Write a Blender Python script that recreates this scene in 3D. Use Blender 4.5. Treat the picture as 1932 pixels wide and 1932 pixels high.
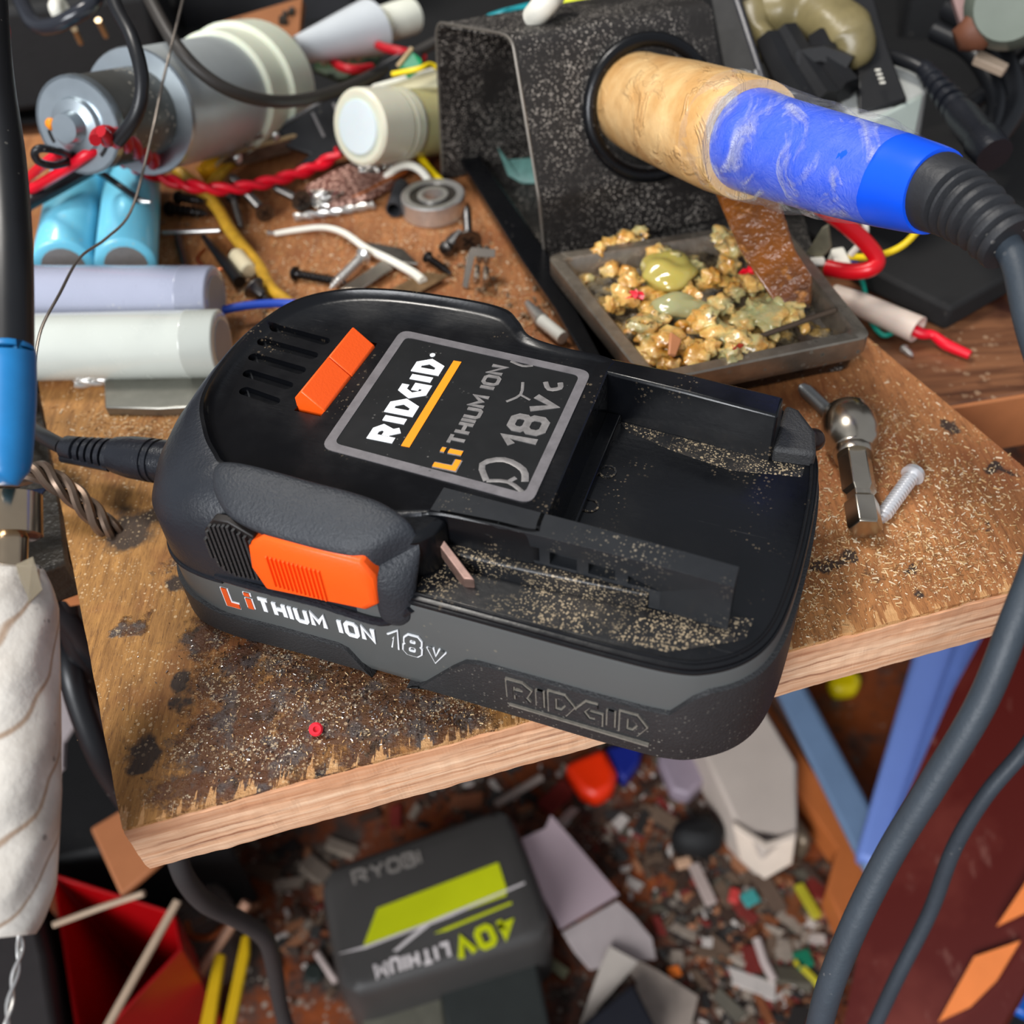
import bpy, bmesh, math, random
from mathutils import Vector as V, Matrix, noise
random.seed(7)
S = bpy.context.scene
for o in list(bpy.data.objects): bpy.data.objects.remove(o)

# ---------- camera ----------
FPX, CH = 1935.0, 0.175
_n = -V((.07, 1, 1966/FPX)); _n.normalize()
_y = V((0, 0, 1)) - _n*_n.z; _y.normalize()
_x = _y.cross(_n)
CAM = V((0, 0, CH))
def ray(px, py):
    r = V((px-966, py-966, FPX))
    return V((_x.dot(r), _y.dot(r), _n.dot(r)))
def W(px, py, z=0.0, D=None):
    """world point seen at a photo position, on the level z (board top = 0) or at distance D"""
    r = ray(px, py)
    if D is not None: return CAM + r.normalized()*D
    return CAM + r*((z-CH)/r.z)
cam = bpy.data.objects.new('camera', bpy.data.cameras.new('camera'))
S.collection.objects.link(cam); S.camera = cam
m = Matrix.Identity(4)
for i, a in enumerate((_x, _y, _n)):
    m[i][0] = a.x; m[i][1] = -a.y; m[i][2] = -a.z
m.translation = CAM
cam.matrix_world = m
cam.data.sensor_width = 36; cam.data.lens = 36*FPX/1932
cam.data.clip_start = .005; cam.data.clip_end = 20
cam.data.dof.use_dof = True; cam.data.dof.focus_distance = .215; cam.data.dof.aperture_fstop = 14

# ---------- light ----------
w = bpy.data.worlds.new('world'); S.world = w; w.use_nodes = True
w.node_tree.nodes['Background'].inputs[0].default_value = (.84, .90, 1, 1)
w.node_tree.nodes['Background'].inputs[1].default_value = .32
def area(name, loc, target, size, power, col=(1, 1, 1), sy=None):
    l = bpy.data.lights.new(name, 'AREA'); l.energy = power; l.size = size; l.color = col
    if sy: l.shape = 'RECTANGLE'; l.size_y = sy
    o = bpy.data.objects.new(name, l); S.collection.objects.link(o)
    o.location = loc; o.rotation_euler = (V(target)-V(loc)).to_track_quat('-Z', 'Y').to_euler()
    return o
area('window_daylight', (-.75, -1.15, .95), (0, .15, -.05), .9, 30, (.95, .97, 1), .7)
area('ceiling_lamp', (-.42, .52, 1.25), (0, .2, 0), .30, 9.5, (1, .95, .88), .30)
S.view_settings.view_transform = 'Standard'; S.view_settings.look = 'None'
S.view_settings.exposure = 0.42; S.view_settings.gamma = 1; S.view_settings.use_curve_mapping = False

# ---------- materials ----------
def lin(c):
    return tuple(((x/12.92) if x <= .04045 else ((x+.055)/1.055)**2.4) for x in [q/255 for q in c])+(1,)
_M = {}
class NT:
    def __init__(s, mat):
        s.t = mat.node_tree; s.b = s.t.nodes['Principled BSDF']; s.co = s.t.nodes.new('ShaderNodeTexCoord').outputs['Object']
    def n(s, typ, ins={}, **kw):
        d = s.t.nodes.new('ShaderNode'+typ)
        for k, v in kw.items(): setattr(d, k, v)
        for k, v in ins.items(): s.set(d.inputs[k], v)
        return d
    def set(s, i, v):
        if hasattr(v, 'is_output') or isinstance(v, bpy.types.NodeSocket): s.t.links.new(v, i)
        else: i.default_value = v
    def math(s, op, a, b=0., c=0., clamp=False):
        d = s.t.nodes.new('ShaderNodeMath'); d.operation = op; d.use_clamp = clamp
        s.set(d.inputs[0], a); s.set(d.inputs[1], b); s.set(d.inputs[2], c); return d.outputs[0]
    def noise(s, scale, detail=4, rough=.6, vec=None, dist=0, stretch=None):
        v = vec or s.co
        if stretch: v = s.n('Mapping', {'Vector': v, 'Scale': stretch}).outputs[0]
        return s.n('TexNoise', {'Vector': v, 'Scale': scale, 'Detail': detail, 'Roughness': rough, 'Distortion': dist}).outputs[0]
    def ramp(s, f, lo, hi):
        return s.n('MapRange', {'Value': f, 'From Min': lo, 'From Max': hi}).outputs[0]
    def mix(s, f, a, b):
        d = s.n('Mix', data_type='RGBA'); s.set(d.inputs[0], f); s.set(d.inputs[6], a); s.set(d.inputs[7], b); return d.outputs[2]
    def specks(s, scale, r, cover_scale=60, cover=(.4, .7)):
        vo = s.n('TexVoronoi', {'Vector': s.co, 'Scale': scale})
        rr = s.math('POWER', s.n('SeparateColor', {0: vo.outputs['Color']}).outputs[0], 2.2)
        k = s.math('SUBTRACT', s.math('MULTIPLY', rr, r*1.9), vo.outputs['Distance']); k = s.ramp(k, 0, r*.25)
        return s.math('MULTIPLY', k, s.ramp(s.noise(cover_scale, 3), *cover), clamp=True)
    def bump(s, h, strength, dist=.0005):
        bp = s.n('Bump', {'Height': h, 'Strength': strength, 'Distance': dist})
        s.t.links.new(bp.outputs[0], s.b.inputs['Normal'])
def newmat(name):
    m = bpy.data.materials.new(name); m.use_nodes = True; return m
def M(name, col, rough=.5, metal=0, var=.12, vs=80, bump=None, dust=None, alpha=1, trans=0, ior=1.45, coat=0, spec=.5, sss=0):
    """col 0..255; dust=(scale, radius, colour, cover_lo)"""
    if name in _M: return _M[name]
    mt = newmat(name); t = NT(mt); c = lin(col); b = t.b
    nz = t.noise(vs)
    dk = tuple(x*(1-var*1.6) for x in c[:3])+(1,); lt = tuple(min(1, x*(1+var)) for x in c[:3])+(1,)
    colr = t.mix(nz, dk, lt)
    rg = t.math('ADD', rough-.06, t.math('MULTIPLY', t.noise(vs*2.3), .12))
    if dust:
        k = t.specks(dust[0], dust[1], 45, (dust[3], dust[3]+.2))
        colr = t.mix(k, colr, lin(dust[2])); rg = t.math('MAXIMUM', rg, t.math('MULTIPLY', k, .8))
        if metal: t.set(b.inputs['Metallic'], t.math('SUBTRACT', metal, k, clamp=True))
    t.set(b.inputs['Base Color'], colr); t.set(b.inputs['Roughness'], rg)
    if not (dust and metal): b.inputs['Metallic'].default_value = metal
    b.inputs['IOR'].default_value = ior; b.inputs['Transmission Weight'].default_value = trans
    b.inputs['Coat Weight'].default_value = coat; b.inputs['Specular IOR Level'].default_value = spec
    b.inputs['Alpha'].default_value = alpha
    if sss: b.inputs['Subsurface Weight'].default_value = sss; b.inputs['Subsurface Scale'].default_value = .004
    if bump: t.bump(t.noise(bump[0], 3), bump[1])
    _M[name] = mt; return mt

# ---------- mesh helpers ----------
def cat(pts, n=8, closed=False):
    """Catmull-Rom through points"""
    P = [V(p) for p in pts]; out = []; N = len(P)
    for i in range(N if closed else N-1):
        if closed: a, b, c, d = P[i-1], P[i], P[(i+1) % N], P[(i+2) % N]
        else: a, b, c, d = P[max(i-1, 0)], P[i], P[i+1], P[min(i+2, N-1)]
        for k in range(n):
            t = k/n
            out.append(.5*((2*b)+(c-a)*t+(2*a-5*b+4*c-d)*t*t+(3*b-a-3*c+d)*t**3))
    if not closed: out.append(P[-1])
    return out
class B:
    def __init__(s): s.b = bmesh.new()
    def rings(s, R, cap=True, close=True, loopends=False):
        vs = [[s.b.verts.new(p) for p in r] for r in R]; n = len(vs[0])
        for i in range(len(vs)-(0 if loopends else 1)):
            A, C = vs[i], vs[(i+1) % len(vs)]
            for j in range(n if close else n-1):
                k = (j+1) % n
                try: s.b.faces.new((A[j], A[k], C[k], C[j]))
                except ValueError: pass
        if cap and not loopends:
            for r, f in ((vs[0], True), (vs[-1], False)):
                try: s.b.faces.new(r[::-1] if f else r)
                except ValueError: pass
        return s
    def tube(s, pts, r, n=10, cap=True, smooth=6, twist=0):
        """r: radius or list along the control points"""
        P = cat(pts, smooth) if smooth > 1 else [V(p) for p in pts]
        N = len(P)
        if isinstance(r, (list, tuple)):
            K = len(r)-1; rr = []
            for i in range(N):
                t = i/(N-1)*K; k = min(int(t), K-1); rr.append(r[k]+(r[k+1]-r[k])*(t-k))
        else: rr = [r]*N
        T = [(P[min(i+1, N-1)]-P[max(i-1, 0)]).normalized() for i in range(N)]
        u = T[0].orthogonal().normalized(); R = []
        for i in range(N):
            u = (u-T[i]*u.dot(T[i])).normalized(); v = T[i].cross(u)
            R.append([P[i]+(u*math.cos(2*math.pi*j/n+twist*i)+v*math.sin(2*math.pi*j/n+twist*i))*rr[i] for j in range(n)])
        return s.rings(R, cap)
    def lathe(s, prof, p0, p1, n=24, cap=True, squash=None):
        """prof [(t 0..1 along p0->p1, radius)]"""
        p0, p1 = V(p0), V(p1); d = p1-p0; T = d.normalized(); u = T.orthogonal().normalized()
        if abs(T.z) < .99: u = T.cross(V((0, 0, 1))).normalized()
        v = T.cross(u)
        return s.rings([[p0+d*t+(u*math.cos(2*math.pi*j/n)+v*math.sin(2*math.pi*j/n)*(squash or 1))*max(r, 1e-6) for j in range(n)] for t, r in prof], cap)
    def cyl(s, p0, p1, r, r1=None, n=20): return s.lathe([(0, r), (1, r if r1 is None else r1)], p0, p1, n)
    def box(s, c, size, rot=None):
        c = V(c); h = V(size)/2
        q = [V((x*h.x, y*h.y, z*h.z)) for z in (-1, 1) for x, y in ((-1, -1), (1, -1), (1, 1), (-1, 1))]
        if rot is not None: q = [rot @ p for p in q]
        return s.rings([[c+p for p in q[:4]], [c+p for p in q[4:]]])
    def prism(s, pts, z0, z1):
        return s.rings([[V((p[0], p[1], z0)) for p in pts], [V((p[0], p[1], z1)) for p in pts]])
    def plate(s, pts, t):
        """polygon through 3-D points, thickened away from the camera"""
        P = [V(p) for p in pts]; c = sum(P, V())/len(P); nn = V()
        for i in range(len(P)): nn += (P[i]-c).cross(P[(i+1) % len(P)]-c)
        nn.normalize()
        if nn.dot(CAM-c) < 0: nn = -nn
        return s.rings([P, [p-nn*t for p in P]])
    def loft(s, secs, n=16, cap=True):
        return s.rings([[V(c)+V(a)*math.cos(2*math.pi*j/n)+V(b)*math.sin(2*math.pi*j/n) for j in range(n)] for c, a, b in secs], cap)
    def blob(s, c, r, seed=0, amp=.3, f=1.5, sub=2, flat=1, sharp=False):
        r = V((r, r, r*flat)) if not hasattr(r, '__len__') else V(r)
        g = bmesh.new(); bmesh.ops.create_icosphere(g, subdivisions=sub, radius=1)
        for v in g.verts:
            k = 1+amp*noise.noise(v.co*f+V((seed*7.3, seed*1.7, 0)))
            if sharp: k = 1+amp*(noise.cell(v.co*f+V((seed*3.1, seed, 0)))-.5)
            v.co = v.co*k; v.co = V((v.co.x*r.x, v.co.y*r.y, v.co.z*r.z))+V(c)
        me = bpy.data.meshes.new('t'); g.to_mesh(me); s.b.from_mesh(me); bpy.data.meshes.remove(me); g.free(); return s
    def xf(s, mt):
        bmesh.ops.transform(s.b, matrix=mt, verts=s.b.verts); return s
_WM = {}
def ob(name, b, mat, par=None, smooth=35, bevel=0, seg=2, local=False, sub=0, label=None, cat_=None, group=None, kind=None):
    bm = b.b if isinstance(b, B) else b
    bmesh.ops.remove_doubles(bm, verts=bm.verts, dist=1e-7)
    bmesh.ops.recalc_face_normals(bm, faces=bm.faces)
    me = bpy.data.meshes.new(name); bm.to_mesh(me); bm.free()
    o = bpy.data.objects.new(name, me); S.collection.objects.link(o); me.materials.append(mat)
    if par is None:
        if not local and len(me.vertices):
            xs = [v.co for v in me.vertices]
            c = V(((min(p.x for p in xs)+max(p.x for p in xs))/2, (min(p.y for p in xs)+max(p.y for p in xs))/2, min(p.z for p in xs)))
            me.transform(Matrix.Translation(-c)); o.location = c; _WM[o] = Matrix.Translation(c)
        else: _WM[o] = Matrix.Identity(4)
    else:
        pm = _WM[par]; o.parent = par; _WM[o] = pm.copy()
        if not local: me.transform(pm.inverted())
    if smooth:
        me.polygons.foreach_set('use_smooth', [True]*len(me.polygons))
        me.set_sharp_from_angle(angle=math.radians(smooth))
    if bevel:
        md = o.modifiers.new('bevel', 'BEVEL'); md.width = bevel; md.segments = seg; md.limit_method = 'ANGLE'; md.angle_limit = math.radians(40)
        me.polygons.foreach_set('use_smooth', [True]*len(me.polygons)); md.harden_normals = False
    if sub:
        md = o.modifiers.new('sub', 'SUBSURF'); md.levels = sub; md.render_levels = sub
    tag(o, label, cat_, group, kind); return o
def tag(o, label=None, cat_=None, group=None, kind=None):
    if label: o['label'] = label
    if cat_: o['category'] = cat_
    if group: o['group'] = group
    if kind: o['kind'] = kind
    return o
def thing(name, loc, label, cat_, group=None, rz=0):
    o = bpy.data.objects.new(name, None); S.collection.objects.link(o)
    o.location = loc; o.rotation_euler = (0, 0, rz); o.empty_display_size = .01
    _WM[o] = Matrix.Translation(V(loc)) @ Matrix.Rotation(rz, 4, 'Z')
    return tag(o, label, cat_, group)
def cut(o, cutter):
    """subtract a closed shape (in o's own coordinates) from o"""
    bm = cutter.b; bmesh.ops.recalc_face_normals(bm, faces=bm.faces)
    me = bpy.data.meshes.new('c'); bm.to_mesh(me); bm.free()
    c = bpy.data.objects.new('c', me); S.collection.objects.link(c)
    p = o.parent; o.parent = None
    md = o.modifiers.new('cut', 'BOOLEAN'); md.object = c; md.operation = 'DIFFERENCE'; md.solver = 'EXACT'
    dg = bpy.context.evaluated_depsgraph_get(); dg.update()
    nm = bpy.data.meshes.new_from_object(o.evaluated_get(dg)); old = o.data
    o.modifiers.remove(md); o.data = nm; nm.name = old.name; bpy.data.meshes.remove(old)
    bpy.data.objects.remove(c); bpy.data.meshes.remove(me); o.parent = p
    return o
def text_b(body, w, h, depth, bold=0.):
    """text fitted to w x h in the xy plane, standing depth out of it"""
    cu = bpy.data.curves.new('t', 'FONT'); cu.body = body; cu.size = 1; cu.extrude = .05; cu.offset = bold
    o = bpy.data.objects.new('t', cu); S.collection.objects.link(o)
    dg = bpy.context.evaluated_depsgraph_get(); dg.update()
    me = bpy.data.meshes.new_from_object(o.evaluated_get(dg))
    bpy.data.objects.remove(o); bpy.data.curves.remove(cu)
    xs = [v.co.x for v in me.vertices]; ys = [v.co.y for v in me.vertices]
    x0, x1, y0, y1 = min(xs), max(xs), min(ys), max(ys)
    for v in me.vertices:
        v.co = V(((v.co.x-x0)/(x1-x0)*w, (v.co.y-y0)/(y1-y0)*h, (v.co.z+.05)*10*depth))
    r = B(); r.b.from_mesh(me); bpy.data.meshes.remove(me); return r
def strokes_b(strokes, w, h, lw, depth):
    """flat lettering drawn with mitred strokes; strokes in unit box"""
    r = B()
    for ks, st in enumerate(strokes):
        P = [V((x*w, y*h, 0)) for x, y in st]; closed = (P[0]-P[-1]).length < 1e-6
        if closed: P = P[:-1]
        n = len(P); L = []; Rr = []
        for i in range(n):
            a = P[i-1] if (i or closed) else None; c = P[(i+1) % n] if (i < n-1 or closed) else None
            d1 = (P[i]-a).normalized() if a is not None else None; d2 = (c-P[i]).normalized() if c is not None else None
            if d1 is None: d1 = d2
            if d2 is None: d2 = d1
            t = (d1+d2).normalized(); nn = V((-t.y, t.x, 0)); k = lw/2/max(.62, nn.dot(V((-d1.y, d1.x, 0))))
            L.append(P[i]+nn*k); Rr.append(P[i]-nn*k)
        up = V((0, 0, depth*(1+.06*(ks % 3))))
        rg = [[L[i], Rr[i], Rr[i]+up, L[i]+up] for i in range(n)]
        r.rings(rg, cap=not closed, loopends=closed)
    return r
def frame(o, x, y):
    """matrix placing the xy plane at o with the given x and y directions"""
    x = V(x).normalized(); y = V(y); y = (y-x*y.dot(x)).normalized(); z = x.cross(y)
    mt = Matrix((x, y, z)).transposed().to_4x4(); mt.translation = V(o); return mt

LET = {'R': (1, [[(0, 0), (0, 1), (.62, 1), (.95, .78), (.78, .46), (.22, .46)], [(.50, .46), (.95, 0)]]), 'I': (0, [[(0, 0), (0, 1)]]), 'D': (1, [[(0, 0), (0, 1), (.6, 1), (1, .55), (.62, 0), (0, 0)]]), 'G': (1, [[(.95, 1), (.42, 1), (0, .5), (.42, 0), (1, 0), (1, .46), (.55, .46)]]),
 'L': (.7, [[(0, 1), (0, 0), (.7, 0)]]), 'i': (0, [[(0, 0), (0, .66)], [(0, .84), (0, 1.04)]]), 'T': (.8, [[(0, 1), (.8, 1)], [(.4, 1), (.4, 0)]]), 'H': (.8, [[(0, 0), (0, 1)], [(.8, 0), (.8, 1)], [(0, .5), (.8, .5)]]),
 'U': (.8, [[(0, 1), (0, .15), (.15, 0), (.65, 0), (.8, .15), (.8, 1)]]), 'M': (1, [[(0, 0), (0, 1), (.5, .35), (1, 1), (1, 0)]]), 'O': (.85, [[(.18, 0), (0, .18), (0, .82), (.18, 1), (.67, 1), (.85, .82), (.85, .18), (.67, 0), (.18, 0)]]),
 'N': (.8, [[(0, 0), (0, 1), (.8, 0), (.8, 1)]]), '1': (.4, [[(0, .7), (.4, 1), (.4, 0)]]), '8': (.85, [[(.2, .54), (.04, .66), (.04, .86), (.2, 1), (.65, 1), (.81, .86), (.81, .66), (.65, .54), (.2, .54)], [(.2, .54), (0, .4), (0, .14), (.18, 0), (.67, 0), (.85, .14), (.85, .4), (.65, .54)]]),
 'v': (.85, [[(0, .68), (.42, 0), (.85, .68)]]), 'V': (.9, [[(0, 1), (.45, 0), (.9, 1)]]), '4': (.85, [[(.65, 0), (.65, 1), (0, .35), (.85, .35)]]), '0': (.85, [[(.18, 0), (0, .18), (0, .82), (.18, 1), (.67, 1), (.85, .82), (.85, .18), (.67, 0), (.18, 0)]]),
 'Y': (.9, [[(0, 1), (.45, .5), (.9, 1)], [(.45, .5), (.45, 0)]]), 'B': (.85, [[(0, 0), (0, 1), (.62, 1), (.78, .88), (.78, .64), (.62, .53), (0, .53)], [(.62, .53), (.85, .4), (.85, .12), (.67, 0), (0, 0)]]), ' ': (.25, [])}
def word(txt, w, h, lw, depth, slant=0, gap=1.45, kern={}, lg=None):
    """stroke lettering fitted to w x h; kern: extra gap (in units) after a letter index"""
    lg = lg or lw; g = lg*gap; tot = max(.001, sum(LET[c][0] for c in txt)+sum(kern.values())); unit = (w-lg-g*(len(txt)-1))/tot; x = lg/2; st = []
    for k, c in enumerate(txt):
        for s_ in LET[c][1]: st.append([((x+px_*unit+slant*py_*h)/w, (lg/2+py_*(h-lg))/h) for px_, py_ in s_])
        x += (LET[c][0]+kern.get(k, 0))*unit+g
    return strokes_b(st, w, h, lw, depth)
# ---------- plywood board ----------
def wood_mat():
    mt = newmat('burnt plywood'); t = NT(mt); b = t.b
    nz = t.noise(35, 5, .6)
    grain = t.noise(60, 5, .65, stretch=(9, 1, 1), dist=.6)
    fine = t.noise(420, 3, .7, stretch=(7, .7, 1))
    yel = t.mix(t.ramp(grain, .3, .7), lin((116, 76, 30)), lin((178, 128, 66)))
    org = t.mix(t.ramp(grain, .3, .7), lin((130, 78, 40)), lin((180, 118, 68)))
    sx = t.n('SeparateXYZ', {'Vector': t.co})
    side = t.ramp(t.math('ADD', t.math('ADD', t.math('MULTIPLY', sx.outputs[0], 1.0), t.math('MULTIPLY', sx.outputs[1], 1.1)), t.math('MULTIPLY', nz, .12)), .16, .34)
    c = t.mix(side, yel, org)
    c = t.mix(t.math('MULTIPLY', t.ramp(fine, .47, .32), .7), c, lin((84, 50, 22)))
    c = t.mix(t.math('MULTIPLY', t.ramp(t.noise(26, 4), .52, .68), .65), c, lin((122, 60, 28)))
    # the burnt, tarred area and single burns (pixel place on the photo -> place on the board)
    wob = t.n('VectorMath', operation='ADD', ins={0: t.co}); 
    nv = t.n('TexNoise', {'Vector': t.co, 'Scale': 110, 'Detail': 4})
    sc = t.n('VectorMath', operation='SCALE', ins={0: nv.outputs['Color'], 'Scale': .016}); t.set(wob.inputs[1], sc.outputs[0])
    def spots(L):
        out = None
        for px, py, r in L:
            p = W(px, py)+V((.008, .008, .008))
            d = t.n('VectorMath', operation='DISTANCE', ins={0: wob.outputs[0], 1: p}).outputs['Value']
            k = t.math('SUBTRACT', 1, t.math('DIVIDE', d, r)); out = k if out is None else t.math('MAXIMUM', out, k)
        return out
    tar = spots([(640, 1320, .026), (500, 1420, .020), (410, 1440, .016), (760, 1340, .018), (560, 1300, .016), (430, 1330, .012), (860, 1370, .010), (380, 1200, .007), (470, 1245, .010), (700, 1400, .013), (330, 1050, .004), (250, 1180, .004)])
    tk = t.ramp(t.math('ADD', tar, t.math('MULTIPLY', t.math('SUBTRACT', t.noise(150, 6, .75), .5), 2.6)), .12, .5)
    tarc = t.mix(t.noise(260, 4, .7), lin((26, 17, 15)), lin((92, 50, 28)))
    tarc = t.mix(t.ramp(t.noise(170, 3), .50, .60), tarc, lin((58, 58, 62)))
    tarc = t.mix(t.ramp(t.noise(120, 4, .7), .60, .66), tarc, lin((14, 13, 14)))
    tarc = t.mix(t.specks(2600, .4, 130, (.5, .56)), tarc, lin((190, 176, 150)))
    c = t.mix(t.math('MULTIPLY', tk, .86), c, tarc)
    burn = spots([(340, 1305, .0045), (352, 1293, .0035), (255, 1425, .0050), (620, 1465, .004), (1745, 1112, .0028), (1862, 993, .002), (1890, 885, .003), (1798, 815, .0028), (300, 1215, .003), (360, 1090, .004), (480, 1180, .004), (1560, 1065, .003), (1640, 1085, .003), (1720, 1080, .002), (240, 1002, .0085), (1500, 1065, .004), (1580, 1060, .003)])
    c = t.mix(t.math('MULTIPLY', t.ramp(burn, .1, .4), .9), c, lin((24, 22, 24)))
    # chipped veneer along the front edge
    a0, a1 = W(231, 1567), W(1905, 1116); ex = (a1-a0).normalized(); en = V((-ex.y, ex.x, 0))
    dd = t.n('VectorMath', operation='DOT_PRODUCT', ins={0: t.co, 1: en}).outputs['Value']; dd = t.math('SUBTRACT', dd, a0.dot(en))
    tooth = t.ramp(t.noise(420, 4, .75, stretch=(1, .10, 1)), .50, .78)
    chip = t.math('LESS_THAN', dd, t.math('ADD', .0003, t.math('MULTIPLY', tooth, .010)))
    c = t.mix(t.math('MULTIPLY', chip, .8), c, t.mix(t.noise(500), lin((170, 112, 60)), lin((226, 180, 124))))
    # sawdust caught in the grain
    du = t.math('ADD', t.specks(1500, .3, 40, (.46, .62)), t.math('MULTIPLY', t.specks(800, .2, 55, (.45, .6)), .7), clamp=True)
    c = t.mix(t.math('MULTIPLY', du, .75), c, lin((222, 192, 150)))
    t.set(b.inputs['Base Color'], c)
    t.set(b.inputs['Roughness'], t.math('SUBTRACT', .68, t.math('MULTIPLY', tk, t.math('MULTIPLY', t.ramp(t.noise(300), .35, .6), .42))))
    h = t.math('ADD', t.math('MULTIPLY', fine, .5), t.math('MULTIPLY', t.noise(330, 5, .7), t.math('ADD', .5, t.math('MULTIPLY', tk, 3.0))))
    t.bump(t.math('ADD', h, t.math('MULTIPLY', du, .6)), .55, .0007)
    return mt
def ply_edge_mat():
    mt = newmat('plywood edge'); t = NT(mt)
    sx = t.n('SeparateXYZ', {'Vector': t.co}).outputs[2]
    wv = t.noise(45, 4, .6, stretch=(1, 1, 9)); st = t.noise(160, 5, .7, stretch=(.25, .25, 5))
    zz = t.math('ADD', sx, t.math('MULTIPLY', wv, .004))
    c = t.mix(t.ramp(st, .35, .68), lin((208, 152, 112)), lin((246, 208, 172)))
    for z0 in (-.0012, -.0058, -.0098):
        k = t.math('SUBTRACT', 1, t.math('DIVIDE', t.math('ABSOLUTE', t.math('SUBTRACT', zz, z0)), .0006), clamp=True)
        c = t.mix(t.math('MULTIPLY', k, t.math('MULTIPLY', t.ramp(t.noise(30), .4, .6), .8)), c, lin((124, 66, 40)))
    up = t.ramp(zz, -.0045, -.0005); c = t.mix(t.math('MULTIPLY', up, .5), c, lin((196, 128, 84)))
    t.set(t.b.inputs['Base Color'], c); t.b.inputs['Roughness'].default_value = .8
    t.bump(st, .5, .0004); return mt
A0, A1 = W(231, 1567), W(1905, 1116)
R0, R1 = W(1636, 636), W(1932, 881)
L1 = W(75, 740)
def isect(p, q, r, s):
    d1, d2 = q-p, s-r; k = ((r.x-p.x)*d2.y-(r.y-p.y)*d2.x)/(d1.x*d2.y-d1.y*d2.x); return p+d1*k
FR = isect(A0, A1, R0, R1); YB = .40
BL = isect(A0, L1, V((-1, YB, 0)), V((1, YB, 0))); BR = isect(R0, R1, V((-1, YB, 0)), V((1, YB, 0)))
zl = [0, -.0009, -.0011, -.0042, -.0048, -.0060, -.0098, -.0104, -.0140, -.0172]
def jit(p, e, z, amp): return amp*(noise.noise(V((p.x*90, p.y*90, z*700)))+.6*noise.noise(V((p.x*420, p.y*420, z*900))))
per = []
for a, b_, n_, amp in ((A0, FR, 300, .00028), (FR, BR, 60, .00015), (BR, BL, 20, 0), (BL, A0, 120, .00015)):
    e = (b_-a).normalized(); nr = V((e.y, -e.x, 0))
    for i in range(n_):
        t_ = i/n_; q = a+(b_-a)*t_
        k = min(1, min(t_, 1-t_)*25) if amp > .0002 else 1
        per.append((q, nr, amp*(1 if amp < .0005 else 1)))
Rg = []
for li, z in enumerate(zl):
    ring = []
    for q, nr, amp in per:
        d = jit(q, nr, z, amp)
        if amp > .0002 and li in (0, 1): d -= .0003+.0009*max(0, noise.noise(q*170))
        if amp > .0002 and li == len(zl)-1: d -= .0006
        ring.append(V((q.x, q.y, z))+nr*d)
    Rg.append(ring)
bd = thing('plywood_board', (0, 0, 0), 'thick burnt plywood board under the black tool battery', 'board')
# top face as its own fine veneer sheet, core below
ob('veneer_top', B().rings(Rg[:2]), wood_mat(), bd, smooth=0, label='scorched top veneer covered with sawdust')
core = ob('core', B().rings(Rg[1:]), ply_edge_mat(), bd, smooth=0)
for o_ in (bd.children[0], core):
    cut(o_, B().cyl(W(240, 1002, .002), W(240, 1002, -.012), .0042, n=24))
# torn strip of the bottom ply hanging out
b = B()
for px, py, w_, h_ in ((650, 1570, 22, 34), (672, 1565, 16, 26), (688, 1560, 14, 20), (705, 1556, 12, 18), (720, 1551, 14, 14), (940, 1478, 10, 8)):
    p0 = W(px-w_/2, py-22, -.0165)+V((0, .003, 0)); p1 = W(px+w_/2, py-28, -.0165)+V((0, .003, 0)); dz = V((0, -.0002, -h_*.000085-.001))
    b.rings([[p0, p1, p1+dz*.8+V((0, .001, 0)), p0+dz+V((0, .001, 0))], [p+V((0, .0012, 0)) for p in (p0, p1, p1+dz*.8, p0+dz)]])
ob('torn_splinter', b, M('splinter wood', (205, 165, 105), .8, var=.3, vs=300), bd, smooth=0, label='torn pale splinters of the bottom ply')

# ---------- tool battery ----------
TH = math.radians(-24.0)
BO = W(966, 966)
bat = thing('tool_battery', BO, 'black and grey cordless tool battery pack with orange latch, overhanging the board front', 'battery', rz=TH)
u_ = .001
GLOSS = newmat('glossy black plastic'); t = NT(GLOSS); t.b.inputs['Specular IOR Level'].default_value = .38
sc_ = t.noise(240, 4, .7, stretch=(.18, 3.2, 1)); sm = t.math('MULTIPLY', t.ramp(sc_, .66, .74), t.ramp(t.noise(38, 2), .45, .65))
du = t.math('MULTIPLY', t.specks(1500, .3, 60, (.56, .72)), 1)
c = t.mix(t.math('MULTIPLY', sm, .34), lin((10, 11, 14)), lin((96, 94, 92))); c = t.mix(t.math('MULTIPLY', du, .5), c, lin((150, 132, 108)))
t.set(t.b.inputs['Base Color'], c); t.set(t.b.inputs['Roughness'], t.math('ADD', .17, t.math('MULTIPLY', t.ramp(t.noise(55, 4), .35, .75), .26)))
t.bump(t.math('ADD', sc_, t.noise(900, 2)), .10, .0002)
DUSTY = newmat('dusty black plastic'); t = NT(DUSTY)
du = t.math('MAXIMUM', t.specks(2600, .45, 75, (.38, .56)), t.specks(1400, .28, 90, (.42, .58)))
c = t.mix(t.math('MULTIPLY', t.ramp(t.noise(90, 5), .45, .7), .25), lin((14, 15, 18)), lin((92, 84, 76))); c = t.mix(t.math('MULTIPLY', du, .85), c, lin((166, 148, 120)))
t.set(t.b.inputs['Base Color'], c); t.set(t.b.inputs['Roughness'], t.math('ADD', .25, t.math('MULTIPLY', t.noise(55), .3))); t.bump(t.noise(700), .2, .0003)
SOFT = M('soft rubber black', (44, 47, 52), .5, var=.2, bump=(1500, .5))
TEXB = M('textured black shell', (48, 48, 49), .55, var=.25, bump=(1800, .6), dust=(1400, .22, (120, 116, 108), .5))
GREY = M('grey battery plastic', (84, 86, 85), .42, var=.06, vs=40, dust=(700, .14, (140, 130, 110), .58))
ORNG = M('orange plastic', (255, 92, 22), .38, var=.05, bump=(1500, .1), dust=(900, .12, (120, 70, 40), .55))
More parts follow.
